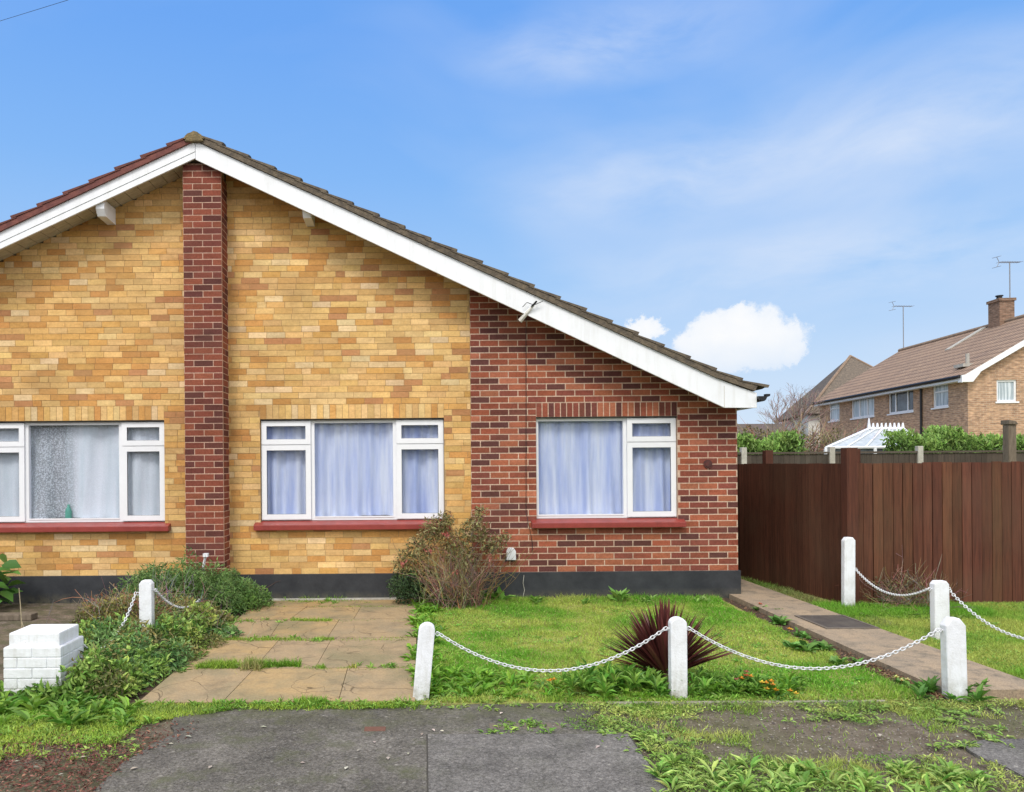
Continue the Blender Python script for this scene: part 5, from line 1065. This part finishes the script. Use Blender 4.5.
for (px, py, lf, n, lb) in ((497, 602, .15, 18, 'largest broad-leaved green weed at the foot of the black plinth, beside the shrub'), (542, 604, .09, 12, 'small upright weed against the plinth under the left end of the right window'), (617, 604, .13, 18, 'round bushy weed against the plinth under the middle of the right window'), (645, 604, .07, 12, 'low pale weed just right of the round bushy weed by the plinth'), (582, 606, .06, 10, 'small weed by the plinth right of the crack'), (702, 604, .06, 10, 'little weed at the plinth near the house corner'), (312, 600, .07, 16, 'small green plant growing at the back of the driveway against the plinth'), (470, 602, .05, 9, 'tiny weed under the shrub at the lawn corner'), (870, 590, .12, 14, 'pale green leafy plant at the foot of the tallest white post'), (983, 600, .12, 12, 'thin upright weed against the brown fence at the right')):
    fplant(px, py-1, [], lb, lf*1.5, n, c1=(.10, .25, .03), c2=(.32, .52, .12), spread=.05, name='wall_weed', cat='weed', wid=.36, el=(.5, 1.35))
# dead bush by the fence
DB = thing('dead_shrub', 'brown dead shrub with bare stems against the brown fence', 'shrub', (5.2, 8.1, 0))
m_ = MB(); p = gr(905, 606); twigs(m_, 170, (p.x, p.y, 0), 1.1, .52, .0042, (.26, .19, .13), .35, .14, fork=3); twigs(m_, 3, (p.x+.1, p.y, 0), .15, .75, .004, (.26, .2, .14), .08, .15); m_.build('bare_stem', MT['twig'], DB)
m_ = MB(); mound(m_, 800, p.x-.05, p.y, .45, .3, .34, .03, (.09, .08, .035), (.2, .2, .08), SMALL, seed=23, jit=.3); m_.build('foliage', MT['leaf'], DB)
m_ = MB(); P_ = [(random.uniform(4.45, 5.7), random.uniform(7.55, 8.3), 0) for _ in range(60)]
weeds('fence_weeds', 'low spreading weeds around the dead shrub by the brown fence', P_, [random.uniform(.04, .09) for _ in P_], (.10, .20, .03), (.26, .36, .08), (6, 11), .35, (.05, .8))
# hedges behind
def hedge(x0, x1, y, h, n, label, lf=.12):
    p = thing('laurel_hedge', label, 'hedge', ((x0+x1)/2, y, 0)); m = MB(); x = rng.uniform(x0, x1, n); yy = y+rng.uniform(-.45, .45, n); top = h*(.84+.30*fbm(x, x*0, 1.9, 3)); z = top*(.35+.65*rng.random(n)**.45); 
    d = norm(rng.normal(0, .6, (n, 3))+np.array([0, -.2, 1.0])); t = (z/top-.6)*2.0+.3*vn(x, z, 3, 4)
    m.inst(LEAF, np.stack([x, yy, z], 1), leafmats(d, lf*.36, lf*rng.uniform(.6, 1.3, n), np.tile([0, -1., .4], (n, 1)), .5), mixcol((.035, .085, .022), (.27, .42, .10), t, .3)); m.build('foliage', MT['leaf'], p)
    m = MB(); q = x0+.2
    while q < x1: m.tube([(q, y, 0), (q+.05, y, h*.8)], [.03, .015], 5, (.12, .09, .06)); q += .5
    m.build('stem', MT['twig'], p)
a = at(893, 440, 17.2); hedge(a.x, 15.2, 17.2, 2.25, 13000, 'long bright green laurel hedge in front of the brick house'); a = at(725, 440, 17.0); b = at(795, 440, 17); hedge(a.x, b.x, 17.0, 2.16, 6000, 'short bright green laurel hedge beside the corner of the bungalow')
hp_ = at(752, 455, 16.0)
def baretree(base, h, r, depth, spread, col, name, label, seed, trunk_r=.07, lean=(0, 0)):
    rs = random.Random(seed); t = thing(name, label, 'tree', base); mt_ = MB(); mc = MB()
    def grow(p, d, L, rad, k, m):
        pts = [p]; 
        for _ in range(3): d = (d+Vector((rs.gauss(0, .12), rs.gauss(0, .12), rs.gauss(.02, .06)))).normalized(); pts.append(pts[-1]+d*L/3)
        m.tube(pts, [rad, rad*.9, rad*.8, rad*.68], 5 if k > 2 else 3, tuple(c*rs.uniform(.8, 1.2) for c in col), False)
        if k == 0: return
        for _ in range(rs.choice((2, 3, 3))+(1 if k == depth else 0)):
            nd_ = (d+Vector((rs.gauss(0, spread), rs.gauss(0, spread), rs.gauss(.1, spread*.5)))).normalized(); grow(pts[rs.choice((2, 3, 3))], nd_, L*rs.uniform(.62, .85), rad*.62, k-1, mc)
    grow(Vector(base), Vector((lean[0], lean[1], 1)).normalized(), h*.30, trunk_r, depth, mt_)
    mt_.build('trunk', MT['twig'], t); mc.build('crown', MT['twig'], t); return t
p = at(777, 420, 37); baretree((p.x, 37, 0), 5.3, 1, 7, .42, (.30, .22, .19), 'bare_tree', 'bare pale-twigged tree beyond the garage, left of the hipped roof', 4, .13)
p = at(822, 440, 24); baretree((p.x, 24, 0), 3.6, 1, 5, .50, (.24, .18, .15), 'bare_tree', 'small bare garden tree with lichen-pale branches in front of the pantiled house', 9, .07)
SC = thing('scrub_thicket', 'tangle of pale bare twigs and dull foliage between the two hedges and the conservatory', 'thicket', (11.5, 19.8, 0))
m_ = MB()
for px in range(752, 850, 5): p = at(px, 450, 20.5); twigs(m_, 26, (p.x, 20.5, .3), .4, 2.35 if px < 790 else 2.5 , .012, (.30, .23, .16), .3, .15, fork=3)
m_.build('bare_stem', MT['twig'], SC); m_ = MB(); a, b = at(745, 440, 20.6), at(838, 440, 20.6); n = 5000; x = rng.uniform(a.x, b.x, n); z = rng.uniform(.8, 2.5, n)*(.85+.25*vn(x, x*0, 1.5, 2))
m_.inst(SMALL, np.stack([x, 20.7+rng.normal(0, .3, n), z], 1), leafmats(norm(rng.normal(0, 1, (n, 3))), .06, .10), mixcol((.10, .10, .035), (.26, .21, .09), rng.random(n), .3)); m_.build('foliage', MT['leaf'], SC)
p = at(748, 455, 15.9)
# far tree line so the horizon is closed
n = 9000; x = rng.uniform(-70, 110, n); m_ = MB(); y = 130+rng.normal(0, 4, n); z = rng.uniform(0, 1, n)**.7*(3.5+3.5*fbm(x, x*0, .08, 5))
m_.inst(SMALL, np.stack([x, y, z], 1), leafmats(norm(rng.normal(0, 1, (n, 3))), 1.3, 1.8), mixcol((.09, .10, .07), (.17, .16, .12), rng.random(n), .2)); tag(m_.build('distant_trees', MT['leaf']), 'far-off hazy line of trees on the horizon', 'tree line', kind='stuff')

# unseen trees and hedges added behind the viewer to break up the pane reflections
n = 16000; x = rng.uniform(-40, 45, n); m_ = MB(); hh = 1.5+6.5*fbm(x, x*0, .16, 8); z = rng.uniform(0, 1, n)**.7*hh
m_.inst(SMALL, np.stack([x, -26+rng.normal(0, 1.2, n), z], 1), leafmats(norm(rng.normal(0, 1, (n, 3))), 1.3, 1.7), mixcol((.10, .12, .07), (.20, .22, .10), rng.random(n), .2)); tag(m_.build('reflection_trees', MT['leaf']), 'unseen line of trees and hedges added behind the viewpoint for the pane reflections', 'tree line', kind='stuff')
# ================================================================== light, sky, camera
SUN = Vector((-.30, -.78, .98)).normalized()
sd = bpy.data.lights.new('sun', 'SUN'); sd.energy = 2.1; sd.angle = R(17); sd.color = (1.0, .955, .88)
so = bpy.data.objects.new('sun', sd); C.objects.link(so); so.rotation_euler = SUN.to_track_quat('Z', 'Y').to_euler()
w = bpy.data.worlds.new('World'); S.world = w; w.use_nodes = True; nt = w.node_tree; nt.nodes.clear()
D = vmth(nt, 'NORMALIZE', nd(nt, 'ShaderNodeTexCoord').outputs['Generated'])
sx = nd(nt, 'ShaderNodeSeparateXYZ', {0: D}); dx, dy, dz = sx.outputs
sky = nd(nt, 'ShaderNodeTexSky', sky_type='NISHITA', sun_disc=False, sun_elevation=math.asin(SUN.z), sun_rotation=math.atan2(SUN.x, SUN.y)).outputs[0]
skyn = vmth(nt, 'MULTIPLY', sky, (.10, .10, .10))
base = ramp(nt, dz, [(.0, (.70, .82, .97)), (.10, (.60, .76, .97)), (.22, (.38, .62, .97)), (.36, (.24, .50, .96)), (.50, (.165, .41, .94)), (1.0, (.09, .28, .8))])
base = mixc(nt, .06, base, skyn)
# high wisps
wv = vmth(nt, 'MULTIPLY', vmth(nt, 'ADD', D, vmth(nt, 'MULTIPLY', nd(nt, 'ShaderNodeTexNoise', {'Vector': D, 'Scale': 2.0}).outputs['Color'], (.35, .35, .35))), (1.5, 1.5, 4.2))
wn = noise(nt, wv, 1.5, 6, .45); right = rng_map(nt, dx, -.35, .5, .25, 1.0)
base = mixc(nt, mth(nt, 'MULTIPLY', rng_map(nt, wn, .42, .80), mth(nt, 'MULTIPLY', right, .55)), base, (.72, .80, .96))
wl = None
for (px, py, rx, ry) in ((700, 175, 190, 42), (930, 120, 170, 60), (600, 45, 120, 30), (850, 260, 260, 40)):
    u, v = ray(px, py); c = Vector((u, F, v)); k = c.length; c = c/k
    q = vmth(nt, 'MULTIPLY', vmth(nt, 'SUBTRACT', D, tuple(c)), (k/rx*.97, k/rx*.97, k/ry*.97)); l = mth(nt, 'SUBTRACT', 1.0, vmth(nt, 'LENGTH', q))
    wl = l if wl is None else mth(nt, 'SMOOTH_MAX', wl, l, .3)
wz = noise(nt, vmth(nt, 'MULTIPLY', vmth(nt, 'ADD', D, vmth(nt, 'MULTIPLY', nd(nt, 'ShaderNodeTexNoise', {'Vector': D, 'Scale': 4.0}).outputs['Color'], (.12, .12, .12))), (3, 3, 9)), 1.6, 7, .6)
wf = mth(nt, 'MULTIPLY', rng_map(nt, wl, -.35, 1.05), rng_map(nt, wz, .3, .72)); base = mixc(nt, mth(nt, 'MULTIPLY', wf, .8), base, (.78, .85, .97))
# cumulus lobes
pert = nd(nt, 'ShaderNodeTexNoise', {'Vector': D, 'Scale': 26.0, 'Detail': 9.0, 'Roughness': .72}).outputs['Color']
Dp = vmth(nt, 'ADD', D, vmth(nt, 'MULTIPLY', vmth(nt, 'SUBTRACT', pert, (.5, .5, .5)), (.055, .055, .055)))
fld = None
for (px, py, rx, ry) in ((742, 337, 44, 32), (718, 338, 30, 28), (768, 343, 36, 26), (740, 322, 26, 20), (698, 352, 24, 22), (790, 352, 18, 14), (650, 329, 17, 13), (638, 333, 14, 10), (735, 356, 44, 16)):
    u, v = ray(px, py); c = Vector((u, F, v)); k = c.length; c = c/k; f_ = F/k
    q = vmth(nt, 'MULTIPLY', vmth(nt, 'SUBTRACT', Dp, tuple(c)), (k/rx*.97, k/rx*.97, k/ry*.97)); l = mth(nt, 'SUBTRACT', 1.0, vmth(nt, 'LENGTH', q))
    fld = l if fld is None else mth(nt, 'SMOOTH_MAX', fld, l, .12)
cm = rng_map(nt, fld, -.04, .18)
low = rng_map(nt, dz, .085, .155)           # clouds melt into haze low down
cshade = ramp(nt, rng_map(nt, fld, 0, .9), [(0, (.84, .90, .99)), (.4, (.95, .97, 1.0)), (1, (1.0, 1.0, 1.0))])
base = mixc(nt, mth(nt, 'MULTIPLY', cm, mth(nt, 'ADD', mth(nt, 'MULTIPLY', low, .65), .30)), base, cshade)
# unseen bright cloud fill added overhead and behind the viewer for soft frontal light
ov = mth(nt, 'MAXIMUM', rng_map(nt, dz, .62, .85), rng_map(nt, mth(nt, 'MULTIPLY', dy, -1.0), .0, .45))
cl = mixc(nt, rng_map(nt, noise(nt, D, 2.2, 5), .35, .65), (1.45, 1.46, 1.50), (2.1, 2.08, 2.06))
base = mixc(nt, mth(nt, 'MULTIPLY', ov, .9), base, cl)
nd(nt, 'ShaderNodeOutputWorld', {'Surface': nd(nt, 'ShaderNodeBackground', {'Color': base, 'Strength': 1.0}).outputs[0]})
cd = bpy.data.cameras.new('camera'); cam = bpy.data.objects.new('camera', cd); C.objects.link(cam); S.camera = cam
cam.location = (0, 0, CH); cd.sensor_width = 36; cd.lens = F/1024*36; cd.clip_end = 2000; cd.clip_start = .05
cd.shift_x = (512-CX)/1024; cd.shift_y = (CY-396)/1024
cam.rotation_euler = (Matrix.Rotation(R(90), 4, 'X') @ Matrix.Rotation(-ROLL, 4, 'Z')).to_euler()
S.view_settings.view_transform = 'Standard'; S.view_settings.look = 'None'; S.view_settings.exposure = 0
S.cycles.max_bounces = 6; S.cycles.transparent_max_bounces = 12; S.cycles.sample_clamp_indirect = 4
# drop material slots' unused helper data and fill empty label of nested window empties
for o in C.objects:
    if o.parent is None and o.type in ('MESH', 'EMPTY') and 'kind' not in o and 'label' not in o: o['label'] = o.name.replace('_', ' ')
